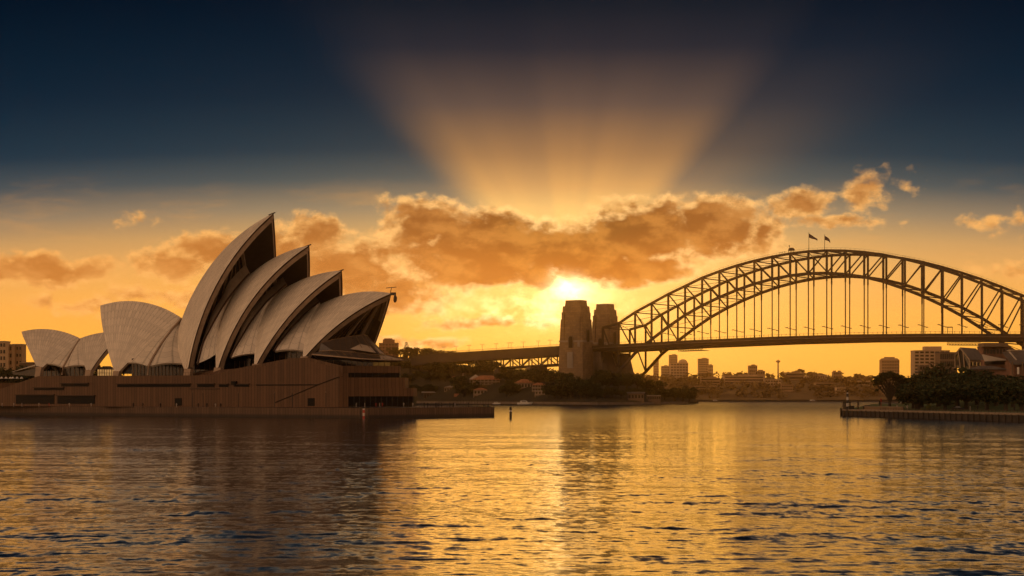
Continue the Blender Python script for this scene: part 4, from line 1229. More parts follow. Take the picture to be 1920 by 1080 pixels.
# north shore: three ranks of trees on the slope
ranks = [
    ([772, 790, 806, 862, 873, 948, 960, 1027, 1040, 1052, 1064, 1076, 1089, 1102, 1118, 1134, 1150, 1166, 1182, 1198, 1214, 1230, 1246], 30, (8, 11), 'dark tree by the water',
     [(812, 'behind the promenade tip'), (880, 'between the boathouse and veranda house'), (965, 'right of the veranda house'), (1060, 'left of the granite pylon foot'), (1110, 'before the pylon foot'), (1190, 'before the arch foot'), (1260, 'on the low point')]),
    ([750, 768, 786, 804, 822, 838, 850, 866, 880, 950, 964, 978, 994, 1010, 1026, 1042, 1060, 1122, 1140, 1158, 1176, 1194, 1212, 1230], 95, (11, 15), 'dense tree halfway up the slope',
     [(800, 'above the promenade tip'), (850, 'above the white boat shed'), (890, 'behind the veranda house roof'), (985, 'above the small houses'), (1065, 'under the viaduct truss'), (1165, 'beside the abutment'), (1260, 'under the arch end')]),
    ([738, 752, 766, 782, 798, 814, 830, 846, 862, 878, 896, 912, 930, 946, 962, 980, 998, 1016, 1034, 1050, 1130, 1150, 1172, 1194], 170, (10, 14), 'hazy tree on the ridge',
     [(775, 'beside the tower block'), (830, 'below the viaduct lamp posts'), (880, 'behind the hillside houses'), (950, 'above the veranda house'), (1055, 'seen through the viaduct truss'), (1200, 'behind the arch foot')]),
]
ranks += [([770, 783, 796, 809, 822, 836, 850, 864, 958, 970], 62, (9, 12), 'leafy tree on the lower slope', [(800, 'right of the podium end'), (845, 'above the long shed roof'), (880, 'above the flat roofed house'), (1000, 'right of the veranda house')]),
          ([764, 776, 789, 802, 815, 828, 842, 856, 900, 925], 130, (10, 13), 'bushy tree on the middle slope', [(795, 'below the lone skyline pine'), (830, 'below the skyline bungalow'), (870, 'left of the veranda house roof'), (950, 'behind the veranda house roof')])]
for pxs, dy, hr, what, bins in ranks:
    for px, lb in zip(pxs, row_labels(pxs, bins, what)):
        Yf = float(np.interp(px, [s[0] for s in NS], [s[1] for s in NS])); Y = Yf + dy + rg0.uniform(-8, 8)
        kind = 'round' if rg0.random() < .62 else 'fig'
        if 930 < px < 1060 and dy == 170: h = 8
        else: h = rg0.uniform(*hr)
        plant(kind, px + rg0.uniform(-2, 2), Y, h, lb, 'trees of the wooded shore below the bridge', H=H_north, wide=1.2)
for px, Y, h, lb in ((1099, 1510, 15, 'big dark fig mass standing against the granite pylon base'), (1072, 1530, 18, 'tall dark fig just left of the granite pylon'), (1040, 1550, 14, 'spreading dark fig left of the pylon figs'),
                     (1281, 1660, 15, 'large round tree at the very tip of the low point'), (1266, 1630, 12, 'bushy dark tree left of the round tip tree'), (1293, 1690, 9, 'low bush sloping to the water at the point tip'),
                     (869, 1725, 17, 'tall dark tree between boat shed and veranda house'), (957, 1645, 12, 'dark tree hard against the veranda house right wall')):
    plant('fig', px, Y, h, lb, 'fig trees on the north shore waterfront', H=H_north, wide=1.15)


def pine(px, Y, h, label, z):
    root = thing('pine_tree', label, 'tree', (gx(px, Y), Y, z)); rg = random.Random(px)
    mb = MB()
    for i in range(9):
        zz = h * (.32 + .68 * i / 9); r = h * .26 * (1 - i / 10.5) + .3
        for k in range(7):
            a = rg.uniform(0, 6.28); q = r * rg.uniform(.4, 1); leaf_cloud(mb, (q * math.cos(a), q * math.sin(a), zz + q * .12), r * .34, 24, .34, rg, .5)
    mb.build('crown', M['leafdk'], root, local=True)
    MB().tube([(0, 0, -2), (0, 0, h * .6), (0, 0, h)], [.4, .25, .08], 6).build('trunk', M['bark'], root, local=True)


pine(762, 2050, 17, 'tall pine standing alone on the skyline right of the tower block', zy(669, 2050))
plant('round', 797, 1960, 6, 'small round tree on the skyline right of the flat roofed house', z=zy(668, 1960))
plant('round', 803, 1950, 5, 'smallest skyline tree before the first viaduct lamp', z=zy(668, 1950))


# ------------------------------------------------------------------ buildings
def building(name, label, cat, px, Y, pw, ytop, z0, storeys, bays, wall, roof='flat', roofmat='roofdk', d=None, group=None, band=False, veranda=False, rz=0.0, side_bays=0, winw=0.55, winh=0.5, roofh=None, sill=False):
    """px: middle bearing, pw: width in photo pixels, ytop: wall top row; stands on z0"""
    w = pw / FPX * Y; ztop = zy(ytop, Y); h = ztop - z0; d = d or w * .7
    root = thing(name, label, cat, (gx(px, Y), Y, z0), group); root.rotation_euler = (0, 0, rz)
    MB().box((0, 0, h / 2 - 3), (w, d, h + 6)).build('wall', M[wall], root, local=True)
    rh = roofh or h * .28; o = .07 * w
    if roof == 'flat':
        MB().box((0, 0, h + .25), (w + .5, d + .5, .5)).build('roof', M[roofmat], root, local=True)
    elif roof == 'hip':
        k = max(0.05, (w - d) / 2) if w > d else .3
        mb = MB(); mb.add([(-w / 2 - o, -d / 2 - o, h), (w / 2 + o, -d / 2 - o, h), (w / 2 + o, d / 2 + o, h), (-w / 2 - o, d / 2 + o, h), (-k, 0, h + rh), (k, 0, h + rh)], [[0, 1, 5, 4], [1, 2, 5], [2, 3, 4, 5], [3, 0, 4], [3, 2, 1, 0]])
        mb.build('roof', M[roofmat], root, local=True)
    elif roof == 'gable':
        mb = MB(); mb.add([(-w / 2 - o, -d / 2 - o, h), (w / 2 + o, -d / 2 - o, h), (w / 2 + o, d / 2 + o, h), (-w / 2 - o, d / 2 + o, h), (-w / 2 - o, 0, h + rh), (w / 2 + o, 0, h + rh)], [[0, 1, 5, 4], [1, 2, 5], [2, 3, 4, 5], [3, 0, 4], [3, 2, 1, 0]])
        mb.build('roof', M[roofmat], root, local=True)
    sh = h / storeys
    for s in range(storeys):
        zc = sh * (s + .52)
        if band:
            MB().box((0, -d / 2 - .02, zc), (w * .94, .3, sh * winh)).build('window_band', M['window'], root, local=True)
            MB().box((0, -d / 2 - .25, zc - sh * .36), (w * .99, .9, sh * .2)).build('balcony', M[wall], root, local=True)
        else:
            for b in range(bays):
                x = w * ((b + .5) / bays - .5)
                f = MB().box((x, -d / 2 - .02, zc), (w / bays * winw, .24, sh * winh)).build('window', M['window'], root, local=True)
                if sill: MB().box((x, -d / 2 - .15, zc - sh * winh / 2 - .1), (w / bays * winw * 1.2, .4, .16)).build('sill', M['white'], f, local=True)
            for b in range(side_bays):
                y = d * ((b + .5) / side_bays - .5)
                for sx in (-1, 1): MB().box((sx * (w / 2 + .02), y, zc), (.24, d / side_bays * winw, sh * winh)).build('window', M['window'], root, local=True)
        if veranda:
            v = MB(); z = sh * s; v.box((0, -d / 2 - 1.3, z + .1), (w + 1, 2.6, .25)); vs = v.build('veranda_floor', M['wallpale'], root, local=True)
            r = MB(); r.box((0, -d / 2 - 2.5, z + 1.0), (w + 1, .12, .5)); r.build('balustrade', M['trim'], vs, local=True)
            for b in range(bays + 1):
                MB().box((w * (b / bays - .5), -d / 2 - 2.4, z + sh / 2), (.3, .3, sh)).build('veranda_post', M['trim'], root, local=True)
    return root


# houses on the north shore
def NF(px): return float(np.interp(px, [q[0] for q in NS], [q[1] for q in NS]) - np.interp(px, [q[0] for q in NS_OLD], [q[1] for q in NS_OLD])) if px < 1110 else 0.0
def HN(px, Y): return H_north(px, Y + NF(px))
building('veranda_house', 'large two storey house with hipped terracotta roof and white verandas by the water', 'house', 912, 1715 + NF(912), 50, 712, HN(912, 1722) - 2, 2, 7, 'walltan', 'hip', 'terracotta', 14, veranda=True, roofh=4.0)
building('house', 'pale gabled wing adjoining the left of the veranda house', 'house', 892, 1726 + NF(892), 22, 711, HN(892, 1730) - 2, 2, 3, 'wallpale', 'hip', 'rooflight', 12, roofh=4.4)
building('house', 'small house with terracotta roof and pale balcony in front of the veranda house', 'house', 901, 1692 + NF(901), 25, 731, 3.2, 2, 4, 'wallpale', 'hip', 'terracotta', 9, veranda=True, roofh=1.8)
building('house', 'flat roofed pale two storey house above the white boat shed', 'house', 847, 1765 + NF(847), 27, 726, 5, 2, 6, 'wallpale', 'hip', 'rooflight', 10, winw=.5, roofh=1.4)
building('boat_shed', 'long low shed with a pale roof at the waterline', 'shed', 826, 1778 + NF(826), 62, 736.5, 3, 1, 12, 'walltan', 'gable', 'rooflight', 9, roofh=1.3)
building('boathouse', 'terracotta roofed boathouse low on the shore right of the boat shed', 'boathouse', 873, 1728 + NF(873), 38, 744, 2.6, 1, 8, 'wallbrick', 'gable', 'terracotta', 9, roofh=3.0, winh=.6)
building('house', 'tiled house among trees uphill left of the veranda house', 'house', 856, 1800 + NF(856), 26, 709.5, HN(856, 1800) - 1, 1, 5, 'walltan', 'hip', 'terracotta', 10, roofh=2.6)
building('house', 'wide tiled house with pale eaves left of the granite pylon', 'house', 983, 1645 + NF(983), 34, 718, HN(983, 1645) - 1, 1, 6, 'wallpale', 'hip', 'terracotta', 11, roofh=3.4, veranda=True)
building('house', 'small house with light weatherboard front, lower right of the wide tiled house', 'house', 1011, 1615 + NF(1011), 26, 722, HN(1011, 1615) - 2, 2, 5, 'walltan', 'hip', 'terracotta', 9, roofh=2.2, veranda=True)
building('house', 'little house with two balconies half hidden by figs left of the pylon', 'house', 1012, 1588 + NF(1012), 18, 733, 4, 2, 3, 'wallpale', 'flat', 'rooflight', 7, veranda=True)
building('house', 'pale bungalow high on the hill under the viaduct girder', 'house', 830, 1870 + NF(830), 26, 681, HN(830, 1870) - 3, 1, 5, 'wallpale', 'hip', 'rooflight', 9, roofh=2.2)
building('house', 'stepped pale house on the hillside above the veranda house', 'house', 878, 1800 + NF(878), 20, 691, HN(878, 1800) - 4, 3, 4, 'wallpale', 'flat', 'rooflight', 8, veranda=True)
building('house', 'low kiosk building on the waterfront below the arch foot', 'house', 1192, 1515 + NF(1192), 30, 738, 4, 1, 5, 'walltan', 'gable', 'roofdk', 7, roofh=1.5)
building('house', 'small flat roofed pavilion on the low point right of the kiosk', 'pavilion', 1226, 1545 + NF(1226), 24, 742, 3.5, 1, 6, 'walltan', 'flat', 'rooflight', 6)
bt_ = building('tower_block', 'brown apartment tower with a stepped top behind the opera house skirt', 'tower block', 729, 2250, 35, 644, 20, 14, 6, 'wallbrick', 'flat', 'wallbrick', 20, winw=.6, winh=.45)
w_ = 35 / FPX * 2250
MB().box((0, 0, zy(644, 2250) - 20 + 2.5), (w_ * .6, 14, 4.4)).build('penthouse', M['wallbrick'], bt_, local=True)
MB().box((-.5, 0, zy(644, 2250) - 20 + 5.4), (w_ * .42, 9, 1.5)).build('plant_room', M['wallbrick'], bt_, local=True)
building('house', 'flat roofed house on the skyline right of the lone pine', 'house', 775, 2040, 14, 659, 38, 2, 4, 'wallbrick', 'flat', 'walltan', 8)

# far shore
def FZ(px, Y): return H_far(px, Y)
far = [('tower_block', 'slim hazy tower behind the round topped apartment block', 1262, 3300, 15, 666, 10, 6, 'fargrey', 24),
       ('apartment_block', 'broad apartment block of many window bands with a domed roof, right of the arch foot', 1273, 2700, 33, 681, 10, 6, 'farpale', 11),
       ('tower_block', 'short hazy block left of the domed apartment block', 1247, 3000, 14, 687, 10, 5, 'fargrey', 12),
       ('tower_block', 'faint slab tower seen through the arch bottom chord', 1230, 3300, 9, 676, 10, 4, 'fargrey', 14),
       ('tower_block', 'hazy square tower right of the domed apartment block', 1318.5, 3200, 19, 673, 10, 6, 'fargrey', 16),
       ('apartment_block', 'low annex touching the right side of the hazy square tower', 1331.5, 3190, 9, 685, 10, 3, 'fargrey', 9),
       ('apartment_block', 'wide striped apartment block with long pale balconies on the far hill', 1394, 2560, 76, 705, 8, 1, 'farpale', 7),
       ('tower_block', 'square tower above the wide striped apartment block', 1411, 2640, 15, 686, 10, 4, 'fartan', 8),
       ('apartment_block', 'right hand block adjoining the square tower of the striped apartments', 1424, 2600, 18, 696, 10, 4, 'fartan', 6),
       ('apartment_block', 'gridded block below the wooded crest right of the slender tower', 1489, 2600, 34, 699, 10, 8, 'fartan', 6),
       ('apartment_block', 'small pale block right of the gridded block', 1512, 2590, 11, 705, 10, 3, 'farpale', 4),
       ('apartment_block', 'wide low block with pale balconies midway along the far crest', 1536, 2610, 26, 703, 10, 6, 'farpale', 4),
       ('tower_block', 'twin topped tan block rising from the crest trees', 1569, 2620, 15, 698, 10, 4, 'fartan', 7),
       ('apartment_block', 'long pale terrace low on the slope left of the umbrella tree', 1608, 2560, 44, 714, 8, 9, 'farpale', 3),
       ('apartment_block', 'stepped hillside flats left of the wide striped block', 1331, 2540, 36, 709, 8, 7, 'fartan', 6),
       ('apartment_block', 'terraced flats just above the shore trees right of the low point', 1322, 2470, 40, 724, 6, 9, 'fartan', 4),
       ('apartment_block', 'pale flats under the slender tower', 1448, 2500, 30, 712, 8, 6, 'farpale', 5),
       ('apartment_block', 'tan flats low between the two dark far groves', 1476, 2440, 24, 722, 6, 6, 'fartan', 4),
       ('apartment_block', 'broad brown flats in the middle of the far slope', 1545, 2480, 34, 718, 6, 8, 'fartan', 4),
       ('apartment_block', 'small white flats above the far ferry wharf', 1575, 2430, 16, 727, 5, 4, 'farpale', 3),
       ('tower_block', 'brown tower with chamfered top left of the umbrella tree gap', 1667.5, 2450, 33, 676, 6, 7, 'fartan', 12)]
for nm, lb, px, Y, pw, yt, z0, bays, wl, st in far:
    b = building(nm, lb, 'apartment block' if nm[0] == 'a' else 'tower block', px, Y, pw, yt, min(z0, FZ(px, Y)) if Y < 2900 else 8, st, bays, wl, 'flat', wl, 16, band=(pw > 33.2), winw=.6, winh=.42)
    hh = zy(yt, Y) - b.location.z; ww = pw / FPX * Y
    if 'domed' in lb and 'broad' in lb:
        MB().lathe((ww * .22, 0, hh), [(ww * .26, 0), (ww * .25, 2.5), (ww * .18, 4.6), (ww * .08, 5.6), (.2, 5.8)], 14).build('dome', M['farpale'], b, local=True)
    elif 'chamfered' in lb:
        mb = MB(); mb.loft([[(-ww / 2, -8, hh + .51), (ww / 2, -8, hh + .51), (ww / 2, 8, hh + .51), (-ww / 2, 8, hh + .51)], [(-ww * .4, -6, hh + 3), (ww * .4, -6, hh + 3), (ww * .4, 6, hh + 3), (-ww * .4, 6, hh + 3)]]); mb.build('roof_crown', M[wl], b, local=True)
        MB().box((0, 0, hh + 3.8), (ww * .55, 8, 1.7)).build('plant_room', M[wl], b, local=True)
    elif 'twin' in lb:
        for s in (-1, 1): MB().box((s * ww * .3, 0, hh + 1.4), (ww * .28, 8, 1.9)).build('plant_room', M[wl], b, local=True)
    elif st > 5: MB().box((ww * .1, 0, hh + 1.2), (ww * .45, 8, 1.5)).build('plant_room', M[wl], b, local=True)
ot = thing('observation_tower', 'slender tower with a disc top on the far crest', 'tower', (gx(1459, 2700), 2700, 30))
zo = zy(697, 2700)
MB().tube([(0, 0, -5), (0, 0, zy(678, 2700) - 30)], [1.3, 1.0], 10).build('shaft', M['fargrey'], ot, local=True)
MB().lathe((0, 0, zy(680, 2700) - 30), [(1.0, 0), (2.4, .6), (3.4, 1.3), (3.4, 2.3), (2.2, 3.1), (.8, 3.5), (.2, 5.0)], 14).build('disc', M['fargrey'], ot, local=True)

# the woods of the far shore read as one mass
wood = MB(); rg = random.Random(77)
for i in range(430):
    px = rg.uniform(1150, 1960); Yf = float(np.interp(px, [s[0] for s in FS], [s[1] for s in FS])); u = rg.random()
    Y = Yf + 12 + u * 330
    if 1340 < px < 1500 and 130 < Y - Yf < 260 and rg.random() < .75: continue
    z = H_far(px, Y); s = rg.uniform(5, 9.5)
    leaf_cloud(wood, (gx(px, Y), Y, z + s * .5), s, 46, 1.9, rg, .8)
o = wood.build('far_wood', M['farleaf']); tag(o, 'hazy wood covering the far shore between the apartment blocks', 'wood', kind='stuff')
for px, h, lb in ((1502, 15, 'umbrella shaped tree standing above the far crest'), (1386, 10, 'round tree left of the square far tower'), (1604, 11, 'first round crest tree right of the twin topped block'), (1616, 10, 'second round crest tree right of the twin topped block'),
                  (1626, 9, 'third round crest tree, nearest the umbrella tree'), (1540, 10, 'crest tree above the wide low far block'), (1300, 9, 'feathery tree between the domed block and the hazy square tower')):
    Y = 2640; plant('far', px, Y, h, lb, 'trees standing out on the far crest', H=H_far, wide=1.3)

# behind the opera house, far left
building('apartment_block', 'tallest pale apartment block at the left edge behind trees', 'apartment block', 4, 1000, 22, 641.5, 8, 8, 4, 'farpale', 'flat', 'wallgrey', 9, winw=.62, winh=.55)
building('apartment_block', 'middle apartment block of the stepped group at the left edge', 'apartment block', 20, 1006, 13, 647.5, 8, 7, 3, 'fartan', 'flat', 'wallgrey', 9, winw=.62, winh=.55)
building('apartment_block', 'right hand tan apartment block of the group at the left edge', 'apartment block', 36.5, 1012, 17, 647, 8, 7, 3, 'fartan', 'flat', 'wallgrey', 9, winw=.5, winh=.4)
building('house', 'low pale building half hidden between the trees at far left', 'house', 52, 900, 24, 681, 10, 1, 4, 'walltan', 'flat', 'wallpale', 6)
for px, Y, h, lb in ((-8, 880, 17, 'dark tree cut by the left edge below the apartments'), (8, 875, 16, 'dark tree under the tallest left apartment block'), (22, 885, 17, 'dark tree in the middle before the left apartment blocks'), (36, 880, 17, 'broad dark tree right of the left apartments'),
                     (50, 890, 16, 'rounded dark tree touching the small shell tip'), (62, 900, 13, 'dark tree behind the small shell edge'), (197, 930, 15, 'dark tree seen in the gap between the small and large shells'), (-30, 890, 14, 'dark tree outside the left apartments'), (80, 905, 12, 'tree hidden behind the small shells')):
    plant('fig', px, Y, h, lb, 'dark trees behind the opera house steps', H=H_west)
gp = thing('glass_pavilion', 'glowing glass walled pavilion with a grey hipped roof behind the shells', 'pavilion', (gx(199, 742), 742, 3.4))
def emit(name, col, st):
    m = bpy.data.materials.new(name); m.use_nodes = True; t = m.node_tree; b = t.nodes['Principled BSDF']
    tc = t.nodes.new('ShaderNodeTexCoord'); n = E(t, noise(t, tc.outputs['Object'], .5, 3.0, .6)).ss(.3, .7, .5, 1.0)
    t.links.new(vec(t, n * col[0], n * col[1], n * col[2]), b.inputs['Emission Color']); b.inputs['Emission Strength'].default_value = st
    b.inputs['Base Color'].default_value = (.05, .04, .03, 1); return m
M['glowpane'] = emit('pane_glow', (1.0, .50, .16), 0.55)  # warm glow emitted by the panes themselves
w = 27 / FPX * 742; zt_, zb_ = zy(693, 742) - 3.4, zy(706, 742) - 3.4
MB().box((0, 0, zb_ / 2), (w + 6, 8, zb_)).build('base', M['podium'], gp, local=True)
MB().box((0, 0, (zt_ + zb_) / 2), (w, 6, zt_ - zb_)).build('glowing_pane', M['glowpane'], gp, local=True)
for i in range(7): MB().box((w * (i / 6 - .5), -3.05, (zt_ + zb_) / 2), (.2, .2, zt_ - zb_)).build('mullion', M['black'], gp, local=True)
MB().box((0, -3.06, zb_ + (zt_ - zb_) * .5), (w, .18, .16)).build('transom', M['black'], gp, local=True)
mb = MB(); mb.add([(-w / 2 - .6, -3.6, zt_), (w / 2 + .6, -3.6, zt_), (w / 2 + .6, 3.6, zt_), (-w / 2 - .6, 3.6, zt_), (-w * .2, 0, zt_ + 1.4), (w * .3, 0, zt_ + 1.4)], [[0, 1, 5, 4], [1, 2, 5], [2, 3, 4, 5], [3, 0, 4]]); mb.build('roof', M['wallgrey'], gp, local=True)

# terrace with parasols at the left edge
tz = zy(718, 735)
o = MB().prism([(gx(-60, 728), 728), (gx(44, 728), 728), (gx(47, 748), 748), (gx(-60, 752), 752)], 3, tz).build('forecourt_terrace', M['podium']); tag(o, 'raised forecourt terrace at the left edge carrying pale parasols', 'terrace')
par = None
for px, lb in zip((3, 10, 17, 24, 31, 38), ('pale parasol cut nearest to the left edge', 'second pale parasol from the left edge', 'third pale parasol from the left edge', 'fourth pale parasol from the left edge', 'fifth pale parasol from the left edge', 'rightmost pale parasol nearest the small shell canopy')):
    pos = (gx(px, 733), 733 + (px % 3), tz)
    if par is None:
        par = thing('parasol', lb, 'parasol', pos, 'pale parasols on the forecourt terrace')
        MB().lathe((0, 0, 0), [(.75, 1.75), (.72, 1.85), (.35, 2.25), (.05, 2.5)], 8).build('canopy', M['white'], par, local=True)
        MB().tube([(0, 0, 0), (0, 0, 2.6)], .05, 5).build('pole', M['black'], par, local=True)
    else: dup(par, pos, 0, None, lb)

# ------------------------------------------------------------------ right-hand waterfront
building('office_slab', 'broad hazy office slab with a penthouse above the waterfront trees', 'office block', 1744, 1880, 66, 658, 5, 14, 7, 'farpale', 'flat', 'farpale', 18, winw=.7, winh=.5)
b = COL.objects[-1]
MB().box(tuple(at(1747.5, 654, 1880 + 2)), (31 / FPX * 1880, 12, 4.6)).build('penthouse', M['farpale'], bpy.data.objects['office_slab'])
building('glazed_block', 'glazed block with a dark roof band adjoining the office slab', 'office block', 1774, 1250, 32, 662, 6, 6, 8, 'walltan', 'flat', 'roofdk', 14, winw=.8, winh=.7)
building('hotel_block', 'dark hotel block with a grid of windows close under the bridge deck', 'hotel', 1862, 960, 48, 651, 8, 5, 8, 'wallbrick', 'flat', 'walltan', 12, winw=.62, winh=.5)
MB().box(tuple(at(1862, 647, 952)), (46 / FPX * 952, 11, 2.0)).build('parapet', M['walltan'], bpy.data.objects['hotel_block'])
# gabled wharf hall: glazed gable end with white portal frames, long slate roof
gh = thing('gabled_hall', 'gabled hall with pale portal frames and slate roof above the fig trees', 'hall', tuple(at(1817, 690, 820)))
def Pg(px, py, dy): return at(px, py, 820 + dy)
# gable end polygon (left) and the long side going right
A0, A1, Ap = Pg(1791, 690, 6), Pg(1818, 692, -4), Pg(1801, 653, 1); e0, e1 = Pg(1791, 667, 6), Pg(1818, 673.5, -4)
off = Pg(1846, 690, 14) - A1; off.z = 0
MB().loft([[A0, A1, e1, Ap, e0], [p + off for p in (A0, A1, e1, Ap, e0)]]).build('wall', M['walltan'], gh)
up = Vector((0, 0, .12)); fo = (A0 - A1).normalized() * .5
rf = [Ap + up - off * .03, e1 + up - (e0 - e1).normalized() * .9 - off * .03 + Vector((0, 0, -.3))]
MB().loft([[rf[0], rf[1], rf[1] + Vector((0, 0, .3)), rf[0] + Vector((0, 0, .3))], [p + off * 1.05 for p in (rf[0], rf[1], rf[1] + Vector((0, 0, .3)), rf[0] + Vector((0, 0, .3)))]]).build('roof', M['roofdk'], gh)
rl = [Ap + up - off * .03, e0 + up + (e0 - e1).normalized() * .6 - off * .03]
MB().loft([[rl[0], rl[1], rl[1] + Vector((0, 0, .3)), rl[0] + Vector((0, 0, .3))], [p + off * 1.05 for p in (rl[0], rl[1], rl[1] + Vector((0, 0, .3)), rl[0] + Vector((0, 0, .3)))]]).build('roof', M['roofdk'], gh)
fn = Vector((0, -.3, 0)) + (-off).normalized() * .3
gwin = MB().loft([[p + fn * .3 for p in (A0, A1, e1, Ap, e0)], [p + fn * .6 for p in (A0, A1, e1, Ap, e0)]]).build('gable_window', M['window'], gh)
for a, c in ((A0, e0), (A1, e1), (e0, Ap), (e1, Ap), (A0.lerp(A1, .38), e0.lerp(Ap, .6)), (A0.lerp(A1, .66), e1.lerp(Ap, .7))):
    MB().bar(a + fn, c + fn, .55, .5).build('portal_frame', M['wallpale'], gwin)
for i in range(4):
    q = A1.lerp(A1 + off, (i + .5) / 4); MB().box((q.x, q.y - .1, q.z + 2.4), (1.2, 1.0, 1.7), math.atan2(off.y, off.x)).build('window', M['window'], gh)
# canopy roof right of it
cp = thing('canopy_hall', 'low hall with a pale sloping canopy roof right of the gabled hall', 'hall', tuple(at(1866, 690, 812)))
ra, rb_, rc = at(1841, 664, 806), at(1887, 674, 806), at(1887, 676, 806)
MB().loft([[ra, at(1846, 677, 804), at(1846, 678, 804), ra + Vector((0, 0, -.3))], [at(1884, 672.3, 806), rb_, rc, at(1884, 673.3, 806)]]).build('canopy', M['rooflight'], cp)
MB().box(tuple(at(1866, 684, 812)), (46 / FPX * 812, 8, 4.4)).build('wall', M['wallbrick'], cp)
MB().box(tuple(at(1866, 680, 807.8)), (40 / FPX * 808, .3, 1.6)).build('window', M['window'], cp)
# slate roofed brick building at the right edge
be = thing('brick_warehouse', 'brick warehouse with a steep slate roof cut by the right edge', 'warehouse', tuple(at(1915, 705, 790)))
MB().box(tuple(at(1920, 696, 800)), (56 / FPX * 800, 14, 8.5)).build('wall', M['wallbrick'], be)
zr_ = zy(681, 793)
MB().loft([[at(1879, 660, 800), at(1895, 682, 791), at(1897, 684, 791), at(1881, 664, 800)], [at(1960, 655, 800), at(1960, 682, 791), at(1960, 684, 791), at(1960, 659, 800)]]).build('roof', M['roofdk'], be)
MB().loft([[at(1891, 660, 797), at(1904, 675, 792), at(1907, 675, 792), at(1894, 660, 797)], [at(1891, 659, 797), at(1904, 674, 792), at(1907, 674, 792), at(1894, 659, 797)]]).build('skylight', M['rooflight'], be)
MB().box(tuple(at(1909, 695, 791)), (.8, .6, 3.0)).build('window', M['white'], be)
for px in (1898, 1917): MB().box(tuple(at(px, 696, 791)), (.5, .5, 8)).build('pilaster', M['walltan'], be)
building('terrace_house', 'pale topped house behind the slate roof at the right edge', 'house', 1908, 860, 30, 658, 10, 2, 4, 'walltan', 'flat', 'rooflight', 8)
building('long_shed', 'long flat shed roof among trees below the canopy hall', 'shed', 1850, 735, 62, 693, 8, 1, 7, 'wallbrick', 'hip', 'roofdk', 8, roofh=1.5)
# open balcony house with a bright gap
bh = thing('balcony_house', 'balcony house with one gap of painted sky glow at the tree tops', 'house', tuple(at(1735, 713, 840)))
MB().box(tuple(at(1752, 704, 846)), (22 / FPX * 846, 8, 3.6)).build('wall', M['wallbrick'], bh)
MB().box(tuple(at(1736, 704.5, 843)), (9 / FPX * 843, .4, 3.0)).build('glowing_pane', M['glowpane'], bh)  # emissive pane paints the sky glow seen through the gap
for px in (1723, 1730.5, 1741): MB().box(tuple(at(px, 704, 842)), (.45, .45, 4.4)).build('post', M['black'], bh)
MB().box(tuple(at(1741, 697, 844)), (44 / FPX * 844, 9, .5)).build('roof', M['roofdk'], bh)
MB().box(tuple(at(1731, 690, 846)), (18 / FPX * 846, 5, 2.4)).build('upper_storey', M['walltan'], bh)
for px in (1727, 1732, 1737): MB().box(tuple(at(px, 690, 842.9)), (.6, .3, 1.3)).build('window', M['window'], bh)
for px in (1742, 1750, 1757): MB().box(tuple(at(px, 686, 845)), (.3, .3, 3.0)).build('pergola_post', M['walltan'], bh)
MB().box(tuple(at(1750, 681, 845)), (20 / FPX * 845, 3, .25)).build('pergola_beam', M['walltan'], bh)

# umbrella tree on the point
ut = thing('umbrella_tree', 'flat topped umbrella shaped tree standing alone at the end of the quay', 'tree', (gx(1668, 676), 676, 2.3)); rg = random.Random(5)
k = 676 / FPX
lm = MB(); cr = MB(); zf = lambda y: zy(y, 676) - 2.3; xf = lambda p: (p - 1668) * k
tips = []
for (tx, ty, w0) in ((1640, 714, 1), (1647, 708, .9), (1654, 705, 1), (1661, 703, 1), (1668, 702, 1), (1675, 703, 1), (1683, 706, 1), (1691, 709, 1), (1698, 714, .9), (1644, 722, .7), (1690, 716, .8), (1658, 712, .8), (1676, 712, .8)):
    for dy in (-4.2, 0.3, 4.0):
        if w0 < .85 and dy != .3: continue
        x, z = xf(tx) * (1 - abs(dy) * .045), zf(ty) - abs(dy) * .12
        tips.append((x, dy + rg.uniform(-1, 1), z))
for i, (x, y, z) in enumerate(tips):
    b0 = (rg.uniform(-.35, .35), rg.uniform(-.3, .3), zf(752) + rg.uniform(-.6, .8))
    lm.tube([b0, (x * .38, y * .38, z * .52 + 1.1), (x * .78, y * .78, z * .86), (x, y, z)], [.30, .2, .12, .05], 5)
    leaf_cloud(cr, (x, y, z + .2), 1.5, 70, .30, rg, .42, .2)
    for _ in range(2): leaf_cloud(cr, (x * .85 + rg.uniform(-1.4, 1.4), y + rg.uniform(-1.4, 1.4), z + .55 + rg.uniform(-.2, .4)), 1.2, 45, .28, rg, .4, .2)
for px, py in ((1641, 733), (1645, 731), (1650, 726), (1637, 721), (1646, 718)): leaf_cloud(cr, (xf(px), rg.uniform(-1, 1), zf(py)), .75, 40, .24, rg, .5, .2)
lm.tube([(0, 0, -1), (0, 0, 1.5), (0, 0, zf(750))], [.75, .55, .5], 9)
lm.tube([(0, 0, 3.5), (xf(1650), .5, zf(728)), (xf(1641), .3, zf(733))], [.22, .12, .05], 5)
lm.build('trunk', M['bark'], ut, local=True); cr.build('crown', M['leafdk'], ut, local=True)

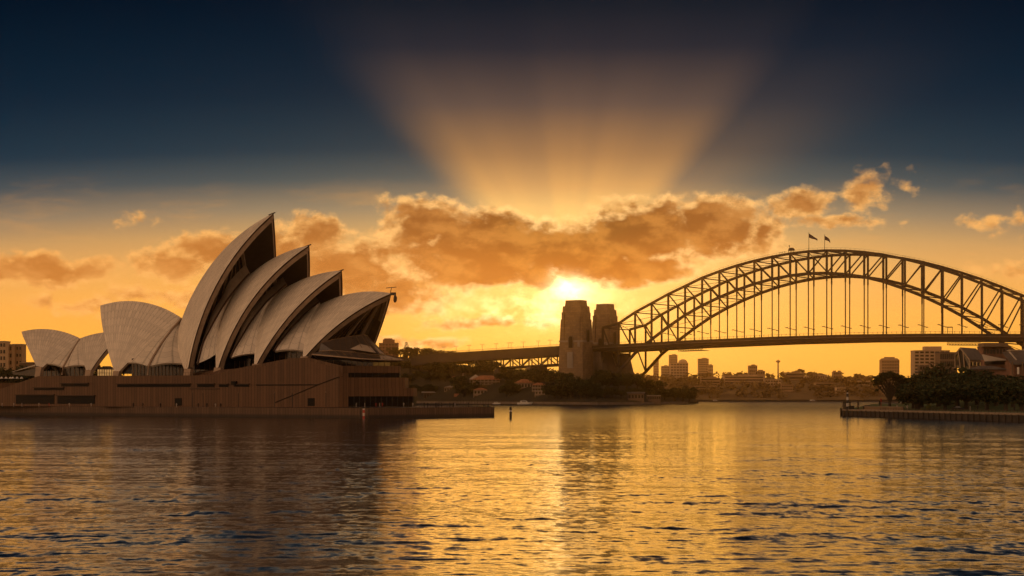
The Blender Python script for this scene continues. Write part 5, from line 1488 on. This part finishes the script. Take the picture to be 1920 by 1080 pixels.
# the dark figs along the waterfront
pt = [(1712, 690, 9.0, 'first fig right of the umbrella tree, leaning over the lawn'), (1716, 672, 8.0, 'low dark fig behind the first fig near the umbrella tree'), (1722, 655, 10.0, 'dark fig left of the balcony house'), (1728, 700, 12, 'dark fig just below the painted glow of the balcony house'),
      (1741, 640, 10.5, 'spreading fig over the small yellow shrub'), (1760, 690, 14, 'tall fig rising beside the glazed block'), (1778, 700, 16.5, 'tallest domed fig left of the gabled hall'), (1795, 660, 12.5, 'dark fig in front of the gabled hall end'),
      (1772, 620, 10, 'front fig on the lawn behind the parked car'), (1812, 630, 12, 'dark fig below the gabled hall roof'), (1832, 670, 12.5, 'dense fig between the gabled and canopy halls'), (1850, 610, 11, 'front fig with a pale upright trunk'),
      (1868, 655, 11.5, 'fig under the long flat shed roof'), (1886, 600, 10.5, 'fig spreading in front of the brick warehouse'), (1900, 640, 11, 'dark fig against the warehouse brick wall'), (1916, 580, 10.5, 'nearest fig cut by the right edge'),
      (1935, 610, 11, 'fig outside the right edge beside the warehouse'), (1716, 715, 11.5, 'small crowned fig peeping right of the umbrella tree')]
for px, Y, h, lb in pt:
    x = gx(px, Y); plant('fig', px, Y, h, lb, 'dark fig trees along the right hand waterfront', z=H_point(x, Y) - .3, wide=1.15)
sh = thing('shrub', 'small yellow green shrub glowing on the lawn under the figs', 'shrub', (gx(1742, 612), 612, 2.3)); mb = MB(); rg = random.Random(3)
for i in range(5): leaf_cloud(mb, (rg.uniform(-1.1, 1.1), rg.uniform(-.5, .5), 1.1 + rg.uniform(-.3, .5)), .8, 60, .18, rg, .8, .2)
mb.build('foliage', M['leafy'], sh, local=True); MB().tube([(0, 0, -.3), (0, 0, 1.0)], [.12, .06], 5).build('stem', M['bark'], sh, local=True)

# quay end: piles, beacon, low wall
bw = mat_stripes('black_white_bands', (.012, .011, .01), (.62, .57, .5), 2.3)
bc = thing('beacon', 'black and white banded beacon post among the piles at the quay end', 'beacon', (gx(1589, 664), 664, 0)); z_ = lambda y: zy(y, 664)
MB().lathe((0, 0, -1), [(.42, 0), (.42, z_(753) + 1), (.36, z_(741) + 1), (.40, z_(740.5) + 1), (.40, z_(737) + 1), (.2, z_(736) + 1)], 10).build('post', bw, bc, local=True)
MB().lathe((0, 0, z_(736)), [(.22, 0), (.26, .4), (.1, .7)], 8).build('lantern', M['black'], bc, local=True)
for px0, px1, yt, Y, lb in ((1574, 1577, 766, 668, 'short stump pile at the very end of the quay'), (1578.5, 1583, 753.5, 667, 'tall dark pile left of the banded beacon'), (1583.2, 1586, 754, 669, 'second tall pile beside the banded beacon'),
                            (1591.5, 1594, 754, 666, 'thin pile right of the banded beacon'), (1606, 1609.5, 753.5, 664, 'lone tall pile standing right of the beacon group')):
    w = (px1 - px0) / FPX * Y; p = thing('mooring_pile', lb, 'pile', (gx((px0 + px1) / 2, Y), Y - 1.2, 0), 'mooring piles at the quay end')
    MB().lathe((0, 0, -1.5), [(w / 2, 0), (w / 2, zy(yt, Y) + 1.2), (w / 2 * .8, zy(yt, Y) + 1.5)], 9).build('shaft', M['timber'], p, local=True)
    MB().lathe((0, 0, zy(yt, Y)), [(w * .54, -.25), (w * .54, .05), (w * .3, .2)], 9).build('cap', M['quay'], p, local=True)
pl_ = thing('landing_platform', 'low timber landing platform with a rail behind the beacon piles', 'landing', (gx(1599, 662), 662, 2))
MB().box((0, 0, .2), (5.0, 4, .4)).build('platform', M['timber'], pl_, local=True); MB().box((-.6, 0, 1.0), (2.0, 1.6, 1.3)).build('equipment_box', M['black'], pl_, local=True)
MB().path([(-2.2, -1.6, 2.9), (2.2, -1.6, 2.9)], .1, .1).build('rail', M['black'], pl_, local=True)
lw = thing('parapet_wall', 'low pale parapet wall along the quay edge below the umbrella tree', 'wall', (gx(1643, 640), 640, 2.4))
a, b = Vector((quay_x(655) + 4, 655, 2.4)), Vector((quay_x(628) + 8, 628, 2.4))
MB().loft([[a, a + Vector((.4, .3, 0)), a + Vector((.4, .3, 1.0)), a + Vector((0, 0, 1.0))], [b, b + Vector((.4, .3, 0)), b + Vector((.4, .3, 1.0)), b + Vector((0, 0, 1.0))]]).build('wall', M['walltan'], lw)
MB().path([a + Vector((.2, .1, 1.08)), b + Vector((.2, .1, 1.08))], .6, .16).build('coping', M['quaycap'], lw)
ht = thing('bench_shelter', 'small rounded dark shelter on the quay left of the umbrella tree', 'shelter', (gx(1625, 668), 668, 2.3))
MB().loft([[(-1.3, -.7, 0), (1.3, -.7, 0), (1.3, .7, 0), (-1.3, .7, 0)], [(-1.4, -.8, .9), (1.4, -.8, .9), (1.4, .8, .9), (-1.4, .8, .9)], [(-.9, -.5, 1.5), (1.0, -.5, 1.6), (1.0, .5, 1.6), (-.9, .5, 1.5)]]).build('body', M['black'], ht, local=True)
MB().box((0, -.82, .55), (1.6, .1, .5)).build('opening', M['window'], ht, local=True)
rw = mat_stripes('red_white_bands', (.42, .03, .02), (.6, .52, .45), 1.9)
for px, h, lb, mt in ((1652, 4.0, 'thin red sign post left of the umbrella tree trunk', pmat('red_paint', (.35, .03, .02))), (1649.5, 3.0, 'shorter dark sign post beside the red one', M['black'])):
    sp_ = thing('sign_post', lb, 'sign post', (gx(px, 690), 690, 2.3)); MB().tube([(0, 0, 0), (0, 0, h)], .13, 6).build('post', mt, sp_, local=True); MB().box((0, -.05, h - .7), (.55, .1, 1.2)).build('board', mt, sp_, local=True)
# low fence posts along the path edge
fe = thing('edge_fence', 'long low post and rail fence along the quay path', 'fence', (quay_x(560), 560, 2.45)); mb = MB(); pr_ = []
for i in range(60):
    y = 630 - i * 2.6; x = quay_x(y) + 1.0; mb.box((x, y, 2.8), (.12, .12, .8)); pr_.append((x, y, 3.1))
mb.path(pr_, .08, .08); mb.build('rail', M['timber'], fe)
# parked car
car = thing('parked_car', 'dark car parked on the lawn edge under the figs', 'car', (gx(1796, 600), 600, 2.45)); car.rotation_euler = (0, 0, .35)
MB().loft([[(-2.1, -.85, .35), (2.1, -.85, .35), (2.1, .85, .35), (-2.1, .85, .35)], [(-2.15, -.88, .75), (2.15, -.88, .7), (2.15, .88, .7), (-2.15, .88, .75)], [(-2.0, -.82, .95), (1.9, -.82, .88), (1.9, .82, .88), (-2.0, .82, .95)]]).build('body', M['black'], car, local=True)
MB().loft([[(-1.7, -.78, .93), (1.0, -.78, .9), (1.0, .78, .9), (-1.7, .78, .93)], [(-1.1, -.62, 1.45), (.35, -.62, 1.45), (.35, .62, 1.45), (-1.1, .62, 1.45)]]).build('cabin_glass', M['window'], car, local=True)
MB().box((-.37, 0, 1.47), (1.4, 1.2, .05)).build('roof', M['black'], car, local=True)
for sx in (-1.3, 1.3):
    for sy in (-.8, .8): MB().loft([[(sx + .32 * math.cos(a), sy + d, .32 + .32 * math.sin(a)) for a in np.linspace(0, 2 * PI, 13)[:-1]] for d in (-.1, .1)]).build('wheel', M['black'], car, local=True)
for sy in (-.6, .6): MB().box((2.14, sy, .68), (.1, .35, .16)).build('headlight', M['white'], car, local=True)

# channel markers in the water
cm = thing('channel_marker', 'red and white banded marker pile in front of the sea wall', 'marker', (gx(682, 578), 578, 0))
MB().lathe((0, 0, -1.5), [(.34, 0), (.34, zy(766, 578) + 1.5)], 10).build('pile', rw, cm, local=True)
MB().lathe((0, 0, zy(766, 578)), [(.2, 0), (.24, .35), (.05, .5)], 8).build('lantern', M['black'], cm, local=True)
cm2 = thing('channel_marker', 'weathered pale post beside the red banded marker', 'marker', (gx(675.8, 584), 584, 0))
MB().lathe((0, 0, -1.5), [(.26, 0), (.26, zy(764, 584) + 1.5), (.15, zy(764, 584) + 1.7)], 9).build('pile', M['timber'], cm2, local=True)
MB().lathe((0, 0, zy(764, 584)), [(.3, -.1), (.3, .15)], 9).build('cap', M['walltan'], cm2, local=True)
cm3 = thing('channel_marker', 'dark marker pile with a pale band standing off the promenade tip', 'marker', (gx(957.5, 588), 588, 0))
MB().lathe((0, 0, -1.5), [(.40, 0), (.40, zy(765.5, 588) + 1.5)], 10).build('pile', M['timber'], cm3, local=True)
MB().lathe((0, 0, zy(771.5, 588)), [(.42, 0), (.42, .35)], 10).build('band', M['white'], cm3, local=True)
MB().lathe((0, 0, zy(765.5, 588)), [(.42, 0), (.42, .25), (.15, .45)], 10).build('cap', M['black'], cm3, local=True)

# boats
def boat(label, px, Y, L, hgt, mt, cabin=True, rz=0.0):
    b = thing('motor_boat', label, 'boat', (gx(px, Y), Y, 0)); b.rotation_euler = (0, 0, rz); B = L * .14
    mb = MB(); mb.loft([[(x, -w, z) for x, w, z in ()] or [(-L / 2, -B * .9, -.3), (L * .25, -B, -.3), (L * .45, -.1, -.2), (L * .45, .1, -.2), (L * .25, B, -.3), (-L / 2, B * .9, -.3)], [(-L / 2, -B, hgt * .34), (L * .25, -B * 1.05, hgt * .36), (L * .52, -.1, hgt * .46), (L * .52, .1, hgt * .46), (L * .25, B * 1.05, hgt * .36), (-L / 2, B, hgt * .34)]])
    mb.build('hull', mt, b, local=True)
    if cabin:
        MB().loft([[(-L * .3, -B * .7, hgt * .35), (L * .22, -B * .7, hgt * .38), (L * .22, B * .7, hgt * .38), (-L * .3, B * .7, hgt * .35)], [(-L * .28, -B * .6, hgt * .75), (L * .1, -B * .6, hgt * .75), (L * .1, B * .6, hgt * .75), (-L * .28, B * .6, hgt * .75)]]).build('cabin', M['white'], b, local=True)
        MB().box((-L * .06, -B * .68, hgt * .58), (L * .3, .15, hgt * .14)).build('window', M['window'], b, local=True)
        MB().tube([(-L * .05, 0, hgt * .7), (-L * .05, 0, hgt)], .07, 5).build('mast', M['white'], b, local=True)
boat('long pale motor yacht moored at the wall left of the pylon', 984, 1562, 13, 4.2, M['white'])
boat('small white motor boat just right of the promenade tip', 931, 1610, 7, 2.4, M['white'])
boat('little dark boat out on the water right of the low point', 1342, 2150, 10, 3.4, M['timber'])
boat('small boat far off against the middle of the far shore', 1524, 2250, 11, 3.2, M['walltan'], rz=.3)


# ------------------------------------------------------------------ people
def person_mesh(name, stride, arm, mat, sit=False):
    """one skinned figure, 1.72 m tall, facing +x"""
    H = 1.72
    V = [(0, 0, .93), (0, 0, 1.12), (0, 0, 1.38), (0, 0, 1.50), (.02, 0, 1.62),                       # pelvis, waist, chest, neck, head
         (0, .10, .88), (stride * .5, .11, .48), (stride - .08, .11, .07), (stride + .08, .11, .03),     # left leg
         (0, -.10, .88), (-stride * .35, -.11, .48), (-stride - .1, -.11, .08), (-stride + .05, -.11, .03),
         (0, .19, 1.40), (-.05 - arm * .2, .24, 1.12), (.08 + arm, .22, .90 + arm), (.10 + arm, .21, .82 + arm),
         (0, -.19, 1.40), (-.04, -.25, 1.12), (.06 - stride * .4, -.24, .90), (.08 - stride * .4, -.24, .81)]
    Ed = [(0, 1), (1, 2), (2, 3), (3, 4), (0, 5), (5, 6), (6, 7), (7, 8), (0, 9), (9, 10), (10, 11), (11, 12), (2, 13), (13, 14), (14, 15), (15, 16), (2, 17), (17, 18), (18, 19), (19, 20)]
    Rd = [.15, .14, .17, .06, .105, .10, .07, .05, .045, .10, .07, .05, .045, .075, .05, .04, .04, .075, .05, .04, .04]
    if sit:
        V = [(x, y, z - .45) for x, y, z in V[:5]] + [(.1, .1, .46), (.45, .12, .5), (.46, .12, .08), (.58, .12, .04), (.1, -.1, .46), (.45, -.12, .5), (.46, -.12, .08), (.58, -.12, .04)] + [(x, y, z - .45) for x, y, z in V[13:]]
    me = bpy.data.meshes.new(name); me.from_pydata(V, Ed, []); ob = bpy.data.objects.new(name, me); COL.objects.link(ob)
    sk_ = ob.modifiers.new('skin', 'SKIN'); ob.modifiers.new('sub', 'SUBSURF').levels = 1
    for i, r in enumerate(Rd): me.skin_vertices[0].data[i].radius = (r, r)
    me.skin_vertices[0].data[0].use_root = True
    dg = bpy.context.evaluated_depsgraph_get(); m2 = bpy.data.meshes.new_from_object(ob.evaluated_get(dg))
    bpy.data.objects.remove(ob); m2.materials.clear(); m2.materials.append(mat); m2.name = name
    return m2


PM = [person_mesh('body', .02, .02, M['cloth']), person_mesh('body', .24, .06, M['cloth']), person_mesh('body', .03, .22, M['cloth']), person_mesh('body', .18, .05, M['clothlt']), person_mesh('body', 0, .1, M['cloth'], True), person_mesh('body', .04, .1, M['clothred'])]
HAIR = MB().lathe((.02, 0, 1.62), [(.02, .125), (.07, .11), (.105, .05), (.11, -.02), (.08, -.08)], 8)
_hm = None


def person(kind, loc, rz, label, group, s=1.0):
    global _hm
    b = bpy.data.objects.new('person', PM[kind]); COL.objects.link(b); b.location = loc; b.rotation_euler = (0, 0, rz); b.scale = (s, s, s); tag(b, label, 'person', group)
    if _hm is None:
        h = HAIR.build('hair', M['black'], b, local=True); _hm = h.data
    else: h = bpy.data.objects.new('hair', _hm); COL.objects.link(h); h.parent = b
    if kind == 4: h.location = (0, 0, -.45)
    return b


PZ = 3.1
g1 = 'people on the promenade tip'
for px, Y, k, rz, lb in ((795.5, 640, 0, 1.2, 'person in dark clothes nearest the podium corner, left of a pair'), (802, 641, 0, -1.0, 'person in dark clothes, right one of the pair by the podium'), (817, 644, 0, 2.0, 'broad dark figure first right of the pair'), (819.5, 643, 2, -.5, 'person close beside the broad dark figure'),
                         (823, 645, 1, .3, 'walking person left of centre on the promenade'), (828, 644, 0, 2.4, 'dark standing person just left of centre on the promenade'), (843.5, 648, 1, 3.0, 'slim walking person in the middle of the promenade'), (850.5, 647, 2, .8, 'dark person with raised arm in the middle of the promenade'),
                         (853, 649, 3, -2.0, 'pale dressed person beside the one with a raised arm'), (878, 652, 2, 2.6, 'lone dark person among the thin rail posts'), (907, 655, 4, -1.6, 'person sitting low, left of the two at the promenade tip'), (915.5, 657, 4, -1.4, 'person sitting low, right of the two at the promenade tip')):
    zz = PZ + (.45 if k == 4 else 0)
    person(k, (gx(px, Y), Y, PZ), rz, lb, g1, 1.08)
for px, Y in ((907, 655), (915.5, 657)):
    bn = thing('stone_seat', 'stone seat block at the promenade tip, ' + ('left one' if px < 910 else 'right one'), 'seat', (gx(px, Y), Y + .1, PZ)); MB().box((0, 0, .22), (1.5, .6, .40)).build('seat', M['quay'], bn, local=True); MB().box((0, 0, .04), (1.3, .5, .08)).build('base', M['quay'], bn, local=True)
g2 = 'people at the restaurant terrace under the podium'
for px, dyy, k, lb in ((668, -.9, 3, 'pale dressed person at the left end of the restaurant front'), (671, -1.2, 0, 'dark person beside the pale one at the restaurant front'), (684, -1.0, 3, 'pale person standing in the restaurant doorway'), (705, -.8, 5, 'person in red left of the restaurant middle'), (712, -1.1, 3, 'pale person in the middle of the restaurant front'), (717, -.9, 5, 'person in red right of the restaurant middle'),
                       (757, -1.0, 3, 'pale person near the right end of the restaurant front'), (763, -.8, 0, 'dark person at the right end of the restaurant front'), (774, -.9, 3, 'pale person at the restaurant corner')):
    Y = c0.y + 5.2 * (px - 642) / 139 + dyy - 1.0; person(k, (gx(px, Y), Y, PZ + .3), 1.0 + px, lb, g2)
g3 = 'people on the broadwalk before the long podium wall'
for px, k, lb in ((250, 0, 'dark person before the wall under the small shells gap'), (268, 1, 'walking person left of centre before the long wall'), (301, 0, 'person standing left of the first service door'), (331, 3, 'pale person at the first service door'), (372, 1, 'person walking right of the first service door'), (388, 2, 'dark person beside a bin under the tall shells'), (404, 3, 'pale person under the tall shells wall'), (414, 0, 'dark person right of the pale one under the tall shells'),
                   (4, 3, 'pale person at the far left of the broadwalk'), (26, 3, 'pale person before the left colonnade'), (41, 3, 'second pale person before the left colonnade'), (73, 3, 'pale person in the left colonnade opening'), (92, 5, 'person in red in the left colonnade opening'), (130, 3, 'pale person before the second colonnade opening'), (171, 3, 'pale person at the right end of the colonnade')):
    p = hp(hs(px, -2.5), -2.5); person(k, (p.x, p.y, PZ), px, lb, g3)
lp = None
for px, lb in ((361, 'slim pole before the podium wall right of the first service door'), (381, 'slim pole under the foot of the tallest shell'), (447, 'slim pole under the second shell'), (515, 'slim pole where the stair line starts on the podium wall'), (548, 'slim pole midway along the stair line on the podium wall'), (611, 'slim pole left of the restaurant front')):
    p = hp(hs(px, -3.5), -3.5, PZ)
    if lp is None:
        lp = thing('lamp_post', lb, 'lamp post', tuple(p), 'slim poles along the broadwalk')
        MB().tube([(0, 0, 0), (0, 0, 5.2)], [.11, .08], 6).build('post', M['black'], lp, local=True)
        MB().lathe((0, 0, 5.1), [(.1, 0), (.2, .15), (.2, .5), (.05, .62)], 8).build('lamp_head', M['walltan'], lp, local=True)
    else: dup(lp, tuple(p), 0, None, lb)
g4 = 'people on the waterfront lawn'
for px, Y, k, lb in ((1682, 640, 3, 'pale person on the grass right of the umbrella tree'), (1701, 625, 3, 'pale dressed person walking by the first fig'), (1819, 585, 3, 'pale person near the parked car'), (1833, 578, 1, 'dark walking person right of the parked car'), (1902, 545, 0, 'person in dark blue near the right edge')):
    person(k, (max(gx(px, Y), quay_x(Y) + 3), Y, 2.5), px, lb, g4)
g5 = 'climbers on the arch'
for px, k, lb in ((1461, 0, 'leftmost climber on the arch left of the crane hut'), (1464.5, 2, 'second climber on the arch left of the crane hut'), (1467.5, 0, 'third climber on the arch left of the crane hut'), (1471, 1, 'climber closest to the crane hut on the arch')):
    t = bt(px); person(k, tuple(bp(t, 0, prof_z(TOPC, t) + 1.1)), 1, lb, g5, 1.15)
# railing of the promenade tip
rl_ = thing('promenade_railing', 'thin post railing along the sunlit promenade tip', 'railing', (gx(880, 662), 662, PZ)); mb = MB(); top = []
for i in range(26):
    px = 786 + i * 5.2; Y = 648 + i * .7 + 6
    MB().box((gx(px, Y), Y, PZ + (1.35 if i > 13 else .6)), (.11, .11, 2.7 if i > 13 else 1.2)).build('post', M['black'], rl_); top.append((gx(px, Y), Y, PZ + 1.15))
MB().path(top, .06, .06).build('hand_rail', M['black'], rl_)


# ------------------------------------------------------------------ haze
def make_haze():
    m = bpy.data.materials.new('evening_haze'); m.use_nodes = True; t = m.node_tree; t.nodes.clear()
    pv = t.nodes.new('ShaderNodeVolumePrincipled'); pv.inputs['Color'].default_value = (1.0, .66, .30, 1)
    pv.inputs['Density'].default_value = 0.85e-4; pv.inputs['Anisotropy'].default_value = 0.98
    out = t.nodes.new('ShaderNodeOutputMaterial'); t.links.new(pv.outputs[0], out.inputs['Volume'])
    ob = MB().box((0, 1900, 80), (4200, 4100, 164)).build('haze', m); tag(ob, None, None, kind='stuff')


make_haze()
